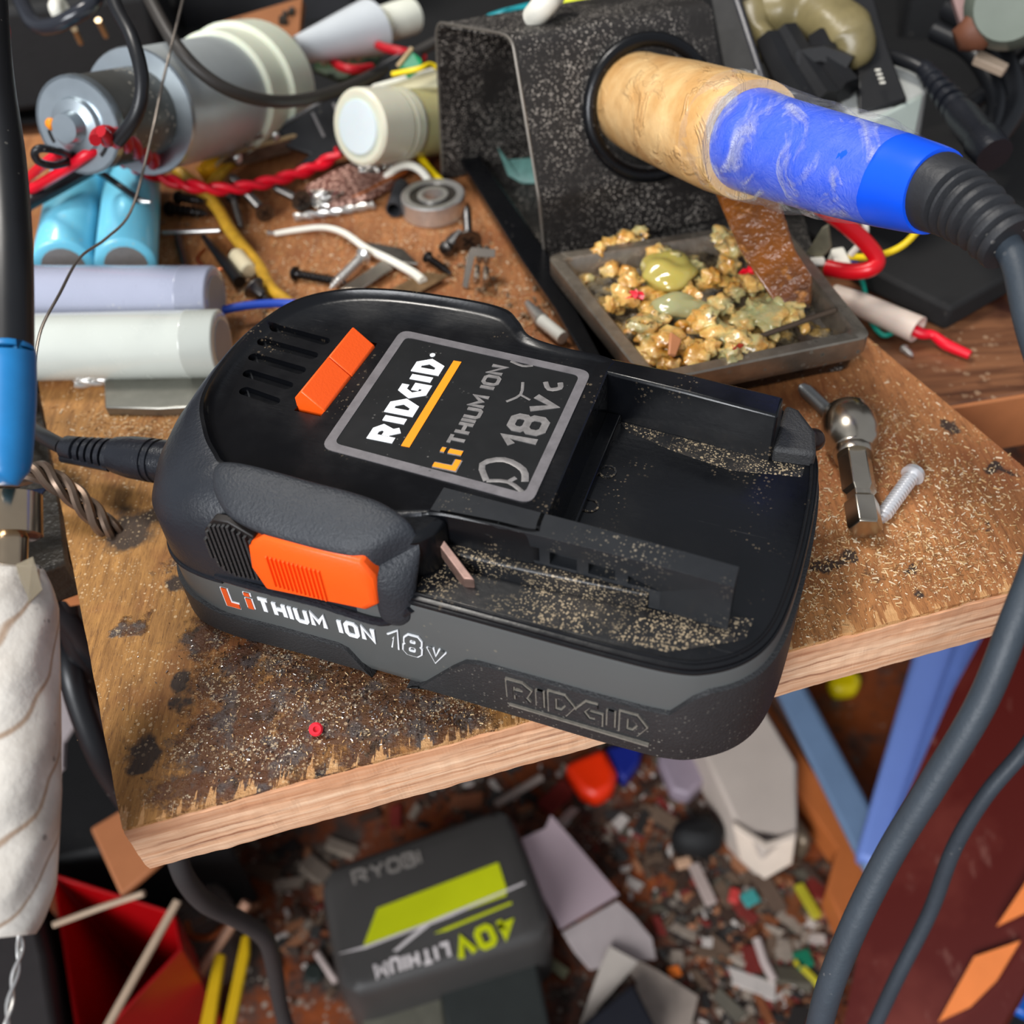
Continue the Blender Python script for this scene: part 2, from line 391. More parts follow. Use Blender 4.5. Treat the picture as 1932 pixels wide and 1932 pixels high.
SHOULD = M('satin black plastic', (26, 28, 34), .3, var=.15, bump=(1200, .3))
base = [(-46,-54.6),(-28,-54.2),(-10,-53.9),(15,-53.7),(40,-53.6),(52,-53),(58,-51),(63.5,-46.5),(66.8,-40),(68.2,-30),(68.4,-15),(67.5,0),(65.5,10),(60.5,18.5),(52,23),(30,24),(0,23.4),(-20,23),(-38,21.5),(-50,16),(-58,6),(-62,-6),(-63.5,-20),(-63,-34),(-60.5,-44),(-55,-51.5)]
def outline(n=9, off=0, pts=base):
    P = cat([(x, y, 0) for x, y in pts], n, True); N = len(P); r = []
    for i in range(N):
        T = (P[(i+1) % N]-P[i-1]).normalized(); r.append(P[i]+V((T.y, -T.x, 0))*off)
    return r
def mm(ring, z): return [V((p.x*u_, p.y*u_, z*u_)) for p in ring]
ob('lower_shell', B().rings([mm(outline(off=-2.2), 0), mm(outline(off=-.6), 1.6), mm(outline(), 4), mm(outline(), 27), mm(outline(off=-.5), 28)]), GREY, bat, local=True, smooth=50)
# textured black guards wrapped round the shell
OL = outline(9)
def guard(i0, i1, top, bot=lambda p: .3, off=.9):
    N = len(OL); R = []; OO = outline(9, off); OI = outline(9, -1.5); idx = list(range(i0, i1+1))
    for i in idx:
        p = OL[i % N]; a, z0 = top(p), bot(p); a = max(a, z0+.3)
        q, s_ = OO[i % N], OI[i % N]; q0 = s_.lerp(q, .55)
        R.append([V((s_.x, s_.y, z0))*u_, V((q0.x, q0.y, z0))*u_, V((q.x, q.y, min(z0+2, a-.1)))*u_, V((q.x, q.y, max(a-.7, z0+.15)))*u_, V((s_.x, s_.y, a))*u_])
    return B().rings(R)
def near(x, y): return min(range(len(OL)), key=lambda i: (OL[i].x-x)**2+(OL[i].y-y)**2)
def interp(x, tab):
    if x <= tab[0][0]: return tab[0][1]
    for (a, b0), (c_, d_) in zip(tab, tab[1:]):
        if x <= c_: return b0+(d_-b0)*(x-a)/(c_-a)
    return tab[-1][1]
iL0, iL1 = near(-62, -6), near(-9.7, -53.9)+len(OL)
ob('corner_guard', guard(iL0, iL1, lambda p: interp(p.x, [(-63, 13), (-50, 11), (-43, 9.3), (-15, 9.2), (-9.8, .4)])), TEXB, bat, local=True, smooth=40, label='textured black guard on the left front corner')
iR0, iR1 = near(-.8, -53.8), near(60.5, 18.5)
ob('corner_guard', guard(iR0, iR1, lambda p: interp(p.x, [(-.8, .5), (11.5, 15.6), (14, 16.8), (52, 17.3), (55.5, 22.5), (58, 24.2), (70, 24.2)]) if p.y < -40 else 24.2), TEXB, bat, local=True, smooth=40, label='textured black guard with embossed lettering')
# tray plate with two bead ridges
ob('tray_floor', B().rings([mm(outline(off=-.3), 27.6), mm(outline(off=-.5), 29.2), mm(outline(off=-1.5), 29.6)]), GLOSS, bat, local=True, smooth=40)
for off, z in ((-.35, 28.5), (-1.6, 29.7)):
    P = [p+V((0, 0, z)) for p in outline(off=off)][near(0, -53.8):near(60.5, 18.5)]
    ob('rim_bead', B().tube([p*u_ for p in P], .00035, 8, smooth=1), GLOSS, bat, local=True)
# housing with the dished deck
pairs = [(-46,-54.6,-40,-45,43),(-30,-54.2,-28,-45.6,42.6),(-12,-53.9,-12,-45.4,42),(-4,-51.5,-5,-44.8,41.4),(0,-46.5,-1,-43.5,41.3),(4,-42.2,4,-42,41.3),(14,-41.6,14,-41.3,41.3),(22.8,-41,22.6,-40.8,41.3),(23,-36.5,22.8,-36.3,41.3),(22,-15,21.8,-15,41.3),(21,7.3,20.8,7.2,41.3),(20.5,12.6,20.3,12.4,41.3),(8,13.2,8,13,41.6),(1,14.5,.8,14.3,42),(-3,18.5,-3.2,18,42.5),(-7,22,-8,21,43),(-20,23,-19,21.8,43),(-38,21.5,-36,20.5,43),(-50,16,-48,16.5,43),(-58,6,-56,9,43),(-62,-6,-59.3,-3,43),(-63.5,-20,-59.3,-16,43),(-63.2,-34,-56.5,-28.5,43),(-60.5,-44,-50,-37.5,43),(-55,-51.5,-44.5,-42.5,43)]
n_ = 7
oo = cat([(a, b, 0) for a, b, c, d, e in pairs], n_, True); ii = cat([(c, d, e) for a, b, c, d, e in pairs], n_, True)
cen = V((-20, -12, 0))
def inset(p, k, z):
    A_ = oo if any(p is q_ for q_ in oo) else ii; q = V((p.x, p.y, 0)); N_ = len(A_); i = A_.index(p); T = (A_[(i+1) % N_]-A_[i-1]); T.z = 0; T.normalize()
    r = q+V((-T.y, T.x, 0))*k; return V((r.x, r.y, z))
rr = []
for z in (19.8, 21, 32): rr.append([inset(o_, -.22, z) for o_ in oo])
for k, dz in ((.12, 7), (.35, 4), (.7, 1.3), (.93, .3)):
    rr.append([V((o_.x+(i_.x-o_.x)*k, o_.y+(i_.y-o_.y)*k, i_.z-dz)) for o_, i_ in zip(oo, ii)])
rr.append([inset(p, .3, p.z) for p in ii]); rr.append([inset(p, 1.1, p.z) for p in ii]); rr.append([inset(p, 2.0, 41.2+(p.z-41.2)*.25) for p in ii]); rr.append([inset(p, 3.0, 41.15) for p in ii])
hs = ob('upper_housing', B().rings([[p*u_ for p in r] for r in rr]), GLOSS, bat, local=True, smooth=38)
hs.data.materials.append(M('satin shoulder with sheen', (34, 37, 43), .38, var=.12, bump=(1300, .25)))  # satin finish; lighter bluish colour also stands in for the window sheen
for k, p_ in enumerate(hs.data.polygons):
    if k < len(ii)*7 and p_.center.x < .001: p_.material_index = 1
# vents, button slot and the gap at the deck's right end
for k in range(5):
    v_ = -22+5.5*k; x0 = (-51.5, -54, -56, -57, -57)[k]; x1 = -41.2; P = []
    for a in range(13):
        an = math.radians(-90+15*a); P.append((x1-1.3+1.3*math.cos(an), v_-.5+1.3*math.sin(an)))
    for a in range(13):
        an = math.radians(90+15*a); P.append((x0+1.3+1.3*math.cos(an), v_+.6+1.3*math.sin(an)))
    cut(hs, B().prism([(x*u_, y*u_) for x, y in P], .0398, .0425))
cut(hs, B().box((-.0338, -.0108, .041), (.0062, .0262, .008)))
hs.data.polygons.foreach_set('use_smooth', [True]*len(hs.data.polygons)); hs.data.set_sharp_from_angle(angle=math.radians(38))
# orange lens wedge in two halves
btn = None
for y0, y1 in ((-22.4, -10.4), (-10.2, 1.0)):
    P = [(-37.2, 39), (-30.2, 39), (-30.6, 41.6), (-35.2, 45.6), (-37.2, 43.2)]
    b = B().rings([[V((x, y0, z))*u_ for x, z in P], [V((x, y1, z))*u_ for x, z in P]])
    ob('release_button' , b, ORNG, bat, local=True, bevel=.0003, label='orange wedge-shaped window block on the deck')
# far rail
def slab(pts, z0, z1, name, mat, bv=.0005, **k):
    return ob(name, B().prism([(x*u_, y*u_) for x, y in pts], z0*u_, z1*u_), mat, bat, local=True, bevel=bv, **k)
fr = [V((19, 12.6, 0)), V((38, 12.2, 0)), V((57, 10.6, 0)), V((57, 4.2, 0)), V((38, 6.2, 0)), V((19, 7.6, 0))]
lo = [V((19, 14, 0)), V((38, 13.4, 0)), V((57.5, 12.4, 0)), V((57.3, 3.6, 0)), V((38, 5.4, 0)), V((19, 6.8, 0))]
ob('rail', B().rings([mm(lo, 28.5), mm(fr, 41.2)]), GLOSS, bat, local=True, bevel=.0006)
slab([(57, 4), (65.8, 5), (64.5, 12), (60, 18), (57, 19)], 28.5, 33, 'end_stop', TEXB, .001)
# near rail with windows
nr_ = [(2, -35.2), (2, -41.4), (30, -41.2), (46, -41.4), (58.6, -42), (58.4, -37.2), (30, -35.9)]
rl = ob('rail', B().prism([(x*u_, y*u_) for x, y in nr_[::-1]], .0285, .0413), M('rubbed rail plastic', (33, 35, 38), .36, var=.25, vs=120, dust=(1800, .3, (130, 120, 104), .5)), bat, local=True, smooth=30)
for a, b_, h_ in ((5.5, 10, 3.8), (11.5, 16.2, 3.8), (18, 23.2, 3.6), (25.2, 30.4, 3.3), (32.6, 37.6, 2.8), (40, 46, 1.6)):
    if h_ > 2: cut(rl, B().box(((a+b_)/2*u_, -.0412, .0365-.0002*(a/10)), ((b_-a)*u_, .005, h_*u_)))
    else: cut(rl, B().rings([[V((a, -43, 34.5))*u_, V((b_, -43, 34.7))*u_, V((a, -43, 36.7))*u_], [V((a, -39.5, 34.5))*u_, V((b_, -39.5, 34.7))*u_, V((a, -39.5, 36.7))*u_]]))
md = rl.modifiers.new('bevel', 'BEVEL'); md.width = .0003; md.segments = 2; md.limit_method = 'ANGLE'
slab([(1, -41.2), (1, -44.2), (20, -43.6), (44, -42), (44, -41)], 28.8, 33.6, 'rail_step', DUSTY, .0004, label='dusty ledge under the rail windows')
slab([(-4, -41), (-4, -48.5), (-1, -50), (4, -47), (6, -41)], 28.8, 40.8, 'rail_shoulder', GLOSS, .0018)
# dust lying on the near ledge
slab([(2, -44), (2, -51.6), (30, -51.4), (50, -50), (62, -43), (62.5, -38), (45, -41.8), (22, -43)], 29.5, 29.64, 'dusty_ledge', DUSTY, 0, smooth=0, label='sawdust-covered ledge before the rail')
slab([(24, 6.3), (56, 4.0), (64, 4.6), (64, 1), (50, -1.5), (38, .5), (27, 3.5)], 29.5, 29.63, 'dusty_corner', DUSTY, 0, smooth=0, label='line of sawdust along the far rail')
slab([(22.6, -40.6), (26, -40.6), (24.5, 6.6), (21, 6.6)], 29, 31.5, 'deck_foot', GLOSS, .0004)
for x, y in ((26.4, -9.7), (26, -20.2)):
    b = B().lathe([(0, .0019), (1, .0019), (1, .0015), (.2, .0015)], (x*u_, y*u_, .0294), (x*u_, y*u_, .02985), 20)
    ob('mould_mark', b, DUSTY, bat, local=True)
# contact strip
b = B().rings([[V(p)*u_ for p in ((-1, -41.4, 38.6), (.8, -41, 38.6), (.8, -41, 36), (-1, -41.4, 36))], [V(p)*u_ for p in ((10.6, -47.8, 32), (12.6, -47.3, 32), (12.6, -47.3, 28.5), (10.6, -47.8, 28.5))]])
ob('contact_strip', b, M('coppery worn metal', (150, 120, 108), .45, .7, var=.4, vs=500), bat, local=True, bevel=.0002, label='brownish metal strip beside the latch')
# rubber hood over the latch
sec = [((-42, -46.3, 41.6), (.6, -1, 0), (0, .2, .6)), ((-40, -47.2, 42), (.8, -3, -.6), (0, .6, 1.8)), ((-35, -48.8, 42), (.3, -4.6, -1.6), (0, 1, 2.4)), ((-28, -49.7, 41.8), (0, -5.2, -2.2), (0, 1.1, 2.5)), ((-20, -49.9, 41.6), (0, -5.3, -2.2), (0, 1.1, 2.5)), ((-12, -49.9, 41.6), (-.4, -5.3, -2), (0, 1.1, 2.5)), ((-6.5, -50, 41.2), (-1.6, -4.9, -1.8), (-.3, 1, 2.6)), ((-2.6, -50.4, 39.8), (-2.9, -3.8, -1.4), (1.2, .8, 2.4)), ((-.8, -51.5, 36.6), (-3.3, -2.6, -.6), (1, 1.8, 1)), ((-.8, -52.9, 32), (-3.4, -1.4, 0), (.4, 2.3, .2)), ((-1.2, -53.6, 27), (-3.4, -.8, 0), (.2, 2, 0)), ((-1.6, -53.7, 23.4), (-3.1, -.4, 0), (.2, 1.8, 0)), ((-2, -53.7, 21.2), (-1.9, -.2, 0), (.1, 1, 0))]
P = [cat([s_[k] for s_ in sec], 5) for k in range(3)]
ob('latch_hood', B().loft([(a*u_, b*u_, c*u_) for a, b, c in zip(*P)], 20), SOFT, bat, local=True, smooth=80, label='soft grey-black rubber hood round the latch')
# orange latch
Pl = [(-31, 29), (-29.2, 23.4), (-6, 25.8), (-3.4, 28.4), (-3.3, 36), (-5.5, 39.3), (-26, 39), (-30, 35.6)]
lt = ob('latch', B().rings([[V((x, -51, z))*u_ for x, z in Pl], [V((x, -55.6, z))*u_ for x, z in Pl], [V((x+(-.9 if x > -15 else .9), -56.6, z+(-1.4 if z > 32 else .6)))*u_ for x, z in Pl]]), ORNG, bat, local=True, bevel=.0005, label='orange release latch')
b = B()
for k in range(13):
    x = -25.6+k*.93; b.rings([[V((x-.23, -56.4, 26))*u_, V((x+.23, -56.4, 26))*u_, V((x+.23, -56.4, 35))*u_, V((x-.23, -56.4, 35))*u_], [V((x-.12, -57.1, 26.3))*u_, V((x+.12, -57.1, 26.3))*u_, V((x+.12, -57.1, 34.7))*u_, V((x-.12, -57.1, 34.7))*u_]])
ob('grip_ribs', b, ORNG, lt, local=True, smooth=0)
# ribbed vent left of the latch
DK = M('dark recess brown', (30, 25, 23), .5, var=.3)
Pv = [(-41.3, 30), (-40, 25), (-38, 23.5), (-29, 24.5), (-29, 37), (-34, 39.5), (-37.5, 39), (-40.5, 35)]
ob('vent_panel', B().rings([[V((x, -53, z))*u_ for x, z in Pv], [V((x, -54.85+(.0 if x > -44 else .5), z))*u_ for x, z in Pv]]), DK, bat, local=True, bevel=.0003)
b = B()
for k in range(11):
    x = -40.4+k*1.08; z1 = interp(x, [(-41, 32), (-38.5, 37.5), (-34, 38.8), (-29, 36)]); z0 = interp(x, [(-41, 29), (-39, 25), (-36, 24), (-29, 25)]); y = -54.8
    b.box(((x)*u_, (y-.45)*u_, (z0+z1)/2*u_), (.55*u_, .9*u_, (z1-z0)*u_))
ob('vent_ribs', b, TEXB, bat, local=True, smooth=0)
# silvery seam line between shoulder and shell
P = [p+V((0, 0, 19.9)) for p in outline(off=.2)]; P = P[near(-63, -34):near(-55, -51.5)+8]+P[:near(-38, -54.5)]
ob('seam_bead', B().tube([p*u_ for p in P], .0005, 8, smooth=1), SHOULD, bat, local=True)
# sill under the latch
b = B().tube([V((-42, -54.7, 21))*u_, V((-30, -54.9, 21.2))*u_, V((-18, -54.8, 21.6))*u_, V((-5, -54.4, 20.8))*u_, V((2, -53.8, 27))*u_], .0009, 8)
ob('latch_sill', b, SHOULD, bat, local=True)
# screw at the far right corner
b = B().blob((.0640, .0190, .0245), .0026, sub=3, amp=0); ob('screw_head', b, M('dark steel', (70, 60, 58), .3, .8), bat, local=True)
# ---- label on the deck
LB = M('label black', (26, 27, 28), .32, var=.25, dust=(900, .15, (90, 88, 84), .5))
LG = M('label grey border', (128, 124, 126), .38, .35, var=.3, vs=300, dust=(900, .2, (60, 58, 58), .5))
WH = M('print white', (236, 238, 240), .5, var=.05); OP = M('print orange', (255, 150, 20), .45, var=.06)
WORN = M('print worn silver', (146, 142, 140), .4, .4, var=.4, vs=600)
cor = [V((-25.9, -32.6)), V((19.3, -34.2)), V((17.6, 6.6)), V((-27.6, 8.3))]
def rrect(ins, rad, n=6):
    c0 = sum((V((c.x, c.y, 0)) for c in cor), V())/4; C = []
    ps = [V((c.x, c.y, 0)) for c in cor]
    for i in range(4):
        p = ps[i]; a = (ps[i-1]-p).normalized(); b2 = (ps[(i+1) % 4]-p).normalized()
        q = p+(a+b2)*ins; s0, s1 = q+a*rad, q+b2*rad
        for k in range(n+1):
            t = k/n; C.append(s0*(1-t)**2+q*2*t*(1-t)+s1*t*t)
    return C
lab = ob('label', B().prism([p*u_ for p in rrect(.4, 2.2)], 41.0*u_, 41.3*u_), LB, bat, local=True, smooth=0, label='black printed label on the battery deck')
ri, ro = rrect(2.1, 1.6), rrect(0, 2.6)
ob('label_border', B().rings([mm(ro, 41.2), mm(ro, 41.42), mm(ri, 41.42), mm(ri, 41.2)], loopends=True), LG, lab, local=True, smooth=0, label='worn grey border of the label')
def logo(w, h, lw, depth, lg=None): return word('RIDGID', w, h, lw, depth, kern={2: -.14}, gap=1.6, lg=lg)
def on_deck(b_, x, y, z=41.3, skew=0):     # text running along +v, tops to -u
    d = V((-.035+skew, 1, 0)); return b_.xf(frame(V((x, y, z))*u_, d, V((-1, 0, 0))))
ob('logo_lettering', on_deck(logo(27.5*u_, 6.4*u_, 1.62*u_, .00015), -12.0, -27), WH, lab, local=True, smooth=0)
ob('logo_dot', B().cyl(V((-17.0, 1.8, 41.2))*u_, V((-17.0, 1.8, 41.45))*u_, .0006), WH, lab, local=True)
ob('orange_bar', B().rings([[V(p+(41.2,))*u_ for p in q_] for q_ in [[(-9.0, -27), (-10.8, -27.1), (-11.8, 1.3), (-10.0, 1.4)]]]+[[V(p+(41.45,))*u_ for p in q_] for q_ in [[(-9.0, -27), (-10.8, -27.1), (-11.8, 1.3), (-10.0, 1.4)]]]), OP, lab, local=True, smooth=0)
ob('lettering', on_deck(word('Li', 5.8*u_, 5.6*u_, 1.65*u_, .00012, lg=1.35*u_), 2.5, -30.6), WORN, lab, local=True, smooth=0)
ob('lettering', on_deck(word('Li', 5.8*u_, 5.6*u_, 1.15*u_, .0002, lg=1.35*u_), 2.5, -30.6), OP, lab, local=True, smooth=0, label='orange Li lettering')
ob('lettering', on_deck(word('THIUM ION', 26.5*u_, 3.9*u_, .82*u_, .00015), 1.2, -23.6), WORN, lab, local=True, smooth=0)
ob('lettering', on_deck(word('18v', 17*u_, 8.2*u_, 1.55*u_, .00015, gap=1.6), 15.2, -20.6), WORN, lab, local=True, smooth=0)
def wear(pts, w_=.6): return B().tube([V((x, y, 41.3))*u_ for x, y in pts], w_*u_, 6, smooth=3).xf(Matrix.Translation((0, 0, .0413)) @ Matrix.Diagonal((1, 1, .12, 1)) @ Matrix.Translation((0, 0, -.0413)))
for pts, w_ in (([(9, -31), (6.5, -27), (10, -24.5), (14.5, -26), (16, -29)], .7), ([(9, -31), (13, -30), (17, -32)], .5), ([(13, -30), (14, -28.5)], .5), ([(9.5, .5), (11, -1.5), (13, -.5), (12.5, 1.2)], .6), ([(4, -8), (6, -5), (5, -1)], .35), ([(6, -5), (8.5, -6)], .3), ([(0, 5), (3, 4.2), (5, 5)], .4)):
    ob('wear_mark', wear(pts, w_), WORN, lab, local=True)
# ---- lettering on the front side
def on_front(b_, x, z, y=-54.2, sl=0): return b_.xf(frame(V((x, y, z))*u_, V((1, .015, sl)), V((0, 0, 1))))
ob('side_lettering', on_front(word('L', 4.2*u_, 6.6*u_, 1.95*u_, .0002, lg=1.6*u_), -42, 11.8, -54.72), WH, bat, local=True, smooth=0)
ob('side_lettering', on_front(word('L', 4.2*u_, 6.6*u_, 1.3*u_, .0003, lg=1.6*u_), -42, 11.8, -54.8), OP2 := M('print red orange', (225, 88, 36), .45, var=.06), bat, local=True, smooth=0)
ob('side_lettering', on_front(word('i', 2.1*u_, 6.4*u_, 1.95*u_, .0002, lg=1.6*u_), -36.6, 12.2, -54.55), WH, bat, local=True, smooth=0)
ob('side_lettering', on_front(word('i', 2.1*u_, 6.4*u_, 1.3*u_, .0003, lg=1.6*u_), -36.6, 12.2, -54.65), OP2, bat, local=True, smooth=0)
ob('side_lettering', on_front(word('THIUM ION', 26.8*u_, 4.8*u_, .98*u_, .0003), -34.0, 12.6, -54.35), WH, bat, local=True, smooth=0)
ob('side_lettering', on_front(word('18v', 12.6*u_, 6.6*u_, 1.75*u_, .0003, .12, gap=1.7, lg=1.4*u_), -5.0, 12.2, -54.0), WH, bat, local=True, smooth=0)
ob('side_lettering', on_front(word('18v', 12.6*u_, 6.6*u_, 1.05*u_, .00045, .12, gap=1.7, lg=1.4*u_), -5.0, 12.2, -54.0), GREY, bat, local=True, smooth=0, label='grey inner faces of the outlined 18v')
EMB = M('embossed dusty edge', (122, 116, 106), .7, var=.4, vs=900)
ob('embossed_logo', on_front(logo(27.5*u_, 6.6*u_, 1.9*u_, .0006, lg=1.5*u_), 20.8, 8.1, -54.45), EMB, bat, local=True, smooth=0, label='dust-filled outline of the embossed lettering')
ob('embossed_logo', on_front(logo(27.5*u_, 6.6*u_, 1.2*u_, .0009, lg=1.5*u_), 20.8, 8.1, -54.45), TEXB, bat, local=True, smooth=0)
b = B().box(V((35, -54.7, 6.2))*u_, V((28, .7, .5))*u_)
ob('embossed_underline', b, EMB, bat, local=True, smooth=0)
# ---------- placing by photo position with a true depth ----------
def Q(p):
    if isinstance(p, V): return p
    return W(p[0], p[1], p[2]) if len(p) == 3 else W(p[0], p[1], D=p[3])
def T(name, label, ct, pts, r, mat, group=None, par=None, n=10, sm=6, **k):
    return ob(name, B().tube([Q(p) for p in pts], r, n, smooth=sm), mat, par, 60, label=label, cat_=ct, group=group, **k)
def PL(name, label, ct, pts, t, mat, par=None, bevel=.0004, group=None, smooth=35, kind=None):
    return ob(name, B().plate([Q(p) for p in pts], t), mat, par, smooth, bevel=bevel, label=label, cat_=ct, group=group, kind=kind)
BLK = M('black plastic', (20, 20, 22), .42, var=.25, vs=60, dust=(500, .16, (120, 115, 105), .55))
BLKM = M('matt black', (15, 15, 16), .7, var=.3, bump=(500, .3), dust=(420, .14, (110, 104, 96), .56))
CAB = M('black cable rubber', (22, 23, 26), .38, var=.2, dust=(700, .16, (130, 126, 118), .55))
CABG = M('grey black cable', (52, 60, 68), .5, var=.2, bump=(700, .2), dust=(500, .15, (140, 138, 134), .55))
STL = M('steel', (212, 210, 206), .3, .8, var=.15, vs=400)
DSTL = M('dark steel screw', (112, 108, 104), .35, 1, var=.35, vs=500)
BSTL = M('blackened steel', (52, 50, 50), .35, .8, var=.3, vs=500)
RED = M('red wire', (224, 14, 40), .35, var=.1); YEL = M('yellow wire', (250, 214, 20), .4, var=.1)
WHT = M('white wire', (232, 228, 214), .45, var=.08); BLU = M('blue wire', (24, 70, 180), .4)
IVORY = M('cloudy ivory plastic', (216, 212, 190), .35, var=.08, sss=.25)
GLUEY = M('yellow brown glue', (206, 158, 48), .35, var=.3, vs=300, sss=.1)
# ---------- table, floor, walls ----------
tm = newmat('dark stained wood'); t = NT(tm)
g = t.noise(40, 5, .6, stretch=(.5, 6, 1), dist=.5)
c = t.mix(t.ramp(g, .3, .7), lin((74, 44, 30)), lin((138, 92, 62))); c = t.mix(t.ramp(t.noise(30, 4), .55, .7), c, lin((54, 28, 20)))
du = t.specks(500, .3, 50, (.5, .65)); c = t.mix(t.math('MULTIPLY', du, .5), c, lin((180, 150, 120)))
t.set(t.b.inputs['Base Color'], c); t.b.inputs['Roughness'].default_value = .32; t.bump(g, .2)
te = W(1932, 742, -.0177); tl = W(1780, 767, -.0177); ed = (te-tl).normalized()
q0 = tl-ed*1.0; q1 = te+ed*.45; bk = V((-ed.y, ed.x, 0))
tb = thing('workbench', (q0+q1)/2-V((0, 0, .31)), 'dark stained wooden workbench behind and under the plywood board', 'table')
ob('table_top', B().rings([[q0, q1, q1+bk*.62, q0+bk*.62], [p-V((0, 0, .020)) for p in (q0, q1, q1+bk*.62, q0+bk*.62)]]), tm, tb, bevel=.001)
em = M('bare orange wood', (178, 112, 68), .6, var=.2, vs=60)
ob('edge_band', B().rings([[q0, q1, q1-bk*.0015, q0-bk*.0015], [p-V((0, 0, .0198)) for p in (q0, q1, q1-bk*.0015, q0-bk*.0015)]]), em, tb, bevel=.0003, label='bare orange front edge of the bench')
FZ = -.33
for x in (-.7, .5):
    for y in (.04, .56):
        p = q0+(q1-q0)*((x+.85)/1.45)+bk*y
        ob('leg', B().box(p-V((0, 0, .02+.146)), (.05, .05, .292)), tm, tb, bevel=.001)
fm = newmat('dirty rust brown floor'); t = NT(fm)
c = t.mix(t.ramp(t.noise(9, 5), .4, .62), lin((140, 70, 32)), lin((100, 52, 32)))
k = t.ramp(t.noise(26, 6, .7), .46, .58); c = t.mix(k, c, lin((54, 44, 38)))
c = t.mix(t.ramp(t.noise(70, 5, .7), .58, .68), c, lin((104, 92, 80)))
c = t.mix(t.specks(300, .3, 20, (.48, .6)), c, lin((150, 138, 124)))
t.set(t.b.inputs['Base Color'], c); t.set(t.b.inputs['Roughness'], t.math('ADD', .4, t.math('MULTIPLY', k, .4))); t.bump(t.noise(120, 5), .5, .002)
ob('floor', B().box((0, .2, FZ-.01), (2.6, 2.4, .02)), fm, smooth=0, kind='structure')
ob('wall_back', B().box((0, 1.1, .35), (2.6, .04, 1.4)), M('dark wall', (60, 56, 54), .8), smooth=0, kind='structure')

# ---------- charging plug ----------
pt = thing('barrel_plug', W(230, 870, 0), 'black barrel plug with slotted strain relief pushed into the left end of the tool battery', 'plug')
zc = .0135
pa, pb_, pc, pd, pe = W(350, 878, .0155), W(290, 872, .015), W(225, 860, .0145), W(200, 852, .0145), W(118, 843, .0125)
L_ = (pa-pe).length; d_ = (pe-pa)/L_
b = B().lathe([(0, .0050), (.18, .0053), (.185, .0049), (.205, .0049), (.21, .0053), (.235, .0053), (.24, .0049), (.26, .0049), (.265, .0053), (.42, .0051), (.5, .0047), (.55, .0044)], pa, pe, 32)
ob('plug_body', b, SHOULD, pt, 50)
b = B()
tt = .55
prof = [(.53, .0042)]
for k in range(5):
    a = .555+k*.062; prof += [(a, .0043-.0002*k), (a+.036, .0043-.0002*k), (a+.038, .0026), (a+.060, .0026)]
prof += [(.87, .0034), (.97, .0032), (1, .0022)]
ob('strain_relief', b.lathe(prof, pa, pe, 28, squash=.85), SHOULD, pt, 40)
sv = (pe-pa).normalized(); lo_ = V((0, 0, -1)); lo_ = (lo_-sv*lo_.dot(sv)).normalized(); sd = sv.cross(lo_)
for s_ in (1, -1):
    b = B().tube([pa.lerp(pe, .56)+sd*s_*.0033*1+lo_*.0012, pa.lerp(pe, .97)+sd*s_*.0026+lo_*.0012], .0011, 8, smooth=1)
    ob('relief_spine', b, SHOULD, pt)
ob('cable', B().tube([pe, W(85, 825, .011), W(50, 800, .006), W(20, 770, -.005), W(-60, 740, -.01)], .0020, 12), CAB, pt, 60)

# ---------- soldering iron stand ----------
SHT = M('speckled black sheet metal', (40, 37, 35), .55, .3, var=.15, vs=200, dust=(2100, .34, (168, 160, 150), .36), bump=(900, .25))
SHG = M('glossy black sheet', (16, 17, 20), .28, .3, var=.25, dust=(600, .14, (120, 116, 110), .5))
st = thing('iron_stand', W(1180, 520, 0), 'black folded sheet metal soldering iron stand, dusty, behind the tool battery', 'stand')
fb0, fb1 = W(1028, 482, .006), W(1372, 408, .006)
fm0, fm1 = W(1018, 378, .025), W(1360, 312, .025)
ft0, ft1 = W(966, 66, .066), W(1342, 2, .066)
bk0 = V((-.013, .328, .058)); e_ = (ft1-ft0); bk1 = bk0+e_
tn = .0012
def sheet(rows, th):
    """bent sheet: rows of (left, right) points, thickness th"""
    n = len(rows); R = []
    for i, (a, c) in enumerate(rows):
        p = rows[max(i-1, 0)][0]; q = rows[min(i+1, n-1)][0]; nn = (q-p).cross(c-a).normalized()
        R.append([a, c, c+nn*th, a+nn*th])
    return B().rings(R)
def arc(p, c, q, k=5):
    return [p*(1-t)**2+c*2*t*(1-t)+q*t*t for t in [i/k for i in range(k+1)]]
l = [fb0, fm0+(fb0-fm0)*.12]+arc(fm0+(fb0-fm0)*.1, fm0, fm0+(ft0-fm0)*.06)+arc(ft0+(fm0-ft0)*.08, ft0, ft0+(bk0-ft0)*.15)+arc(bk0+(ft0-bk0)*.12, bk0, bk0-V((0, 0, .006)))+[V((-.016, .338, .002))]
r_ = [p+(fb1-fb0)+((ft1-ft0)-(fb1-fb0))*max(0, min(1, (p.z-.006)/.06)) for p in l]
up = ob('upright_holder', sheet(list(zip(l, r_)), tn), SHT, st, 40)
ob('edge_highlight', B().tube([p+(e_*-1).normalized()*.0001 for p in l], .00045, 6, smooth=1), M('sheet edge highlight', (118, 112, 104), .45, .5), st, label='pale grey bead painted as the highlight on the cut sheet edge')  # pale bead paints the edge highlight along the bent sheet
# hole with rolled ring
hc = W(1225, 205, .046); pn = (fm1-fm0).cross(ft0-fm0).normalized()
if pn.dot(CAM-hc) < 0: pn = -pn
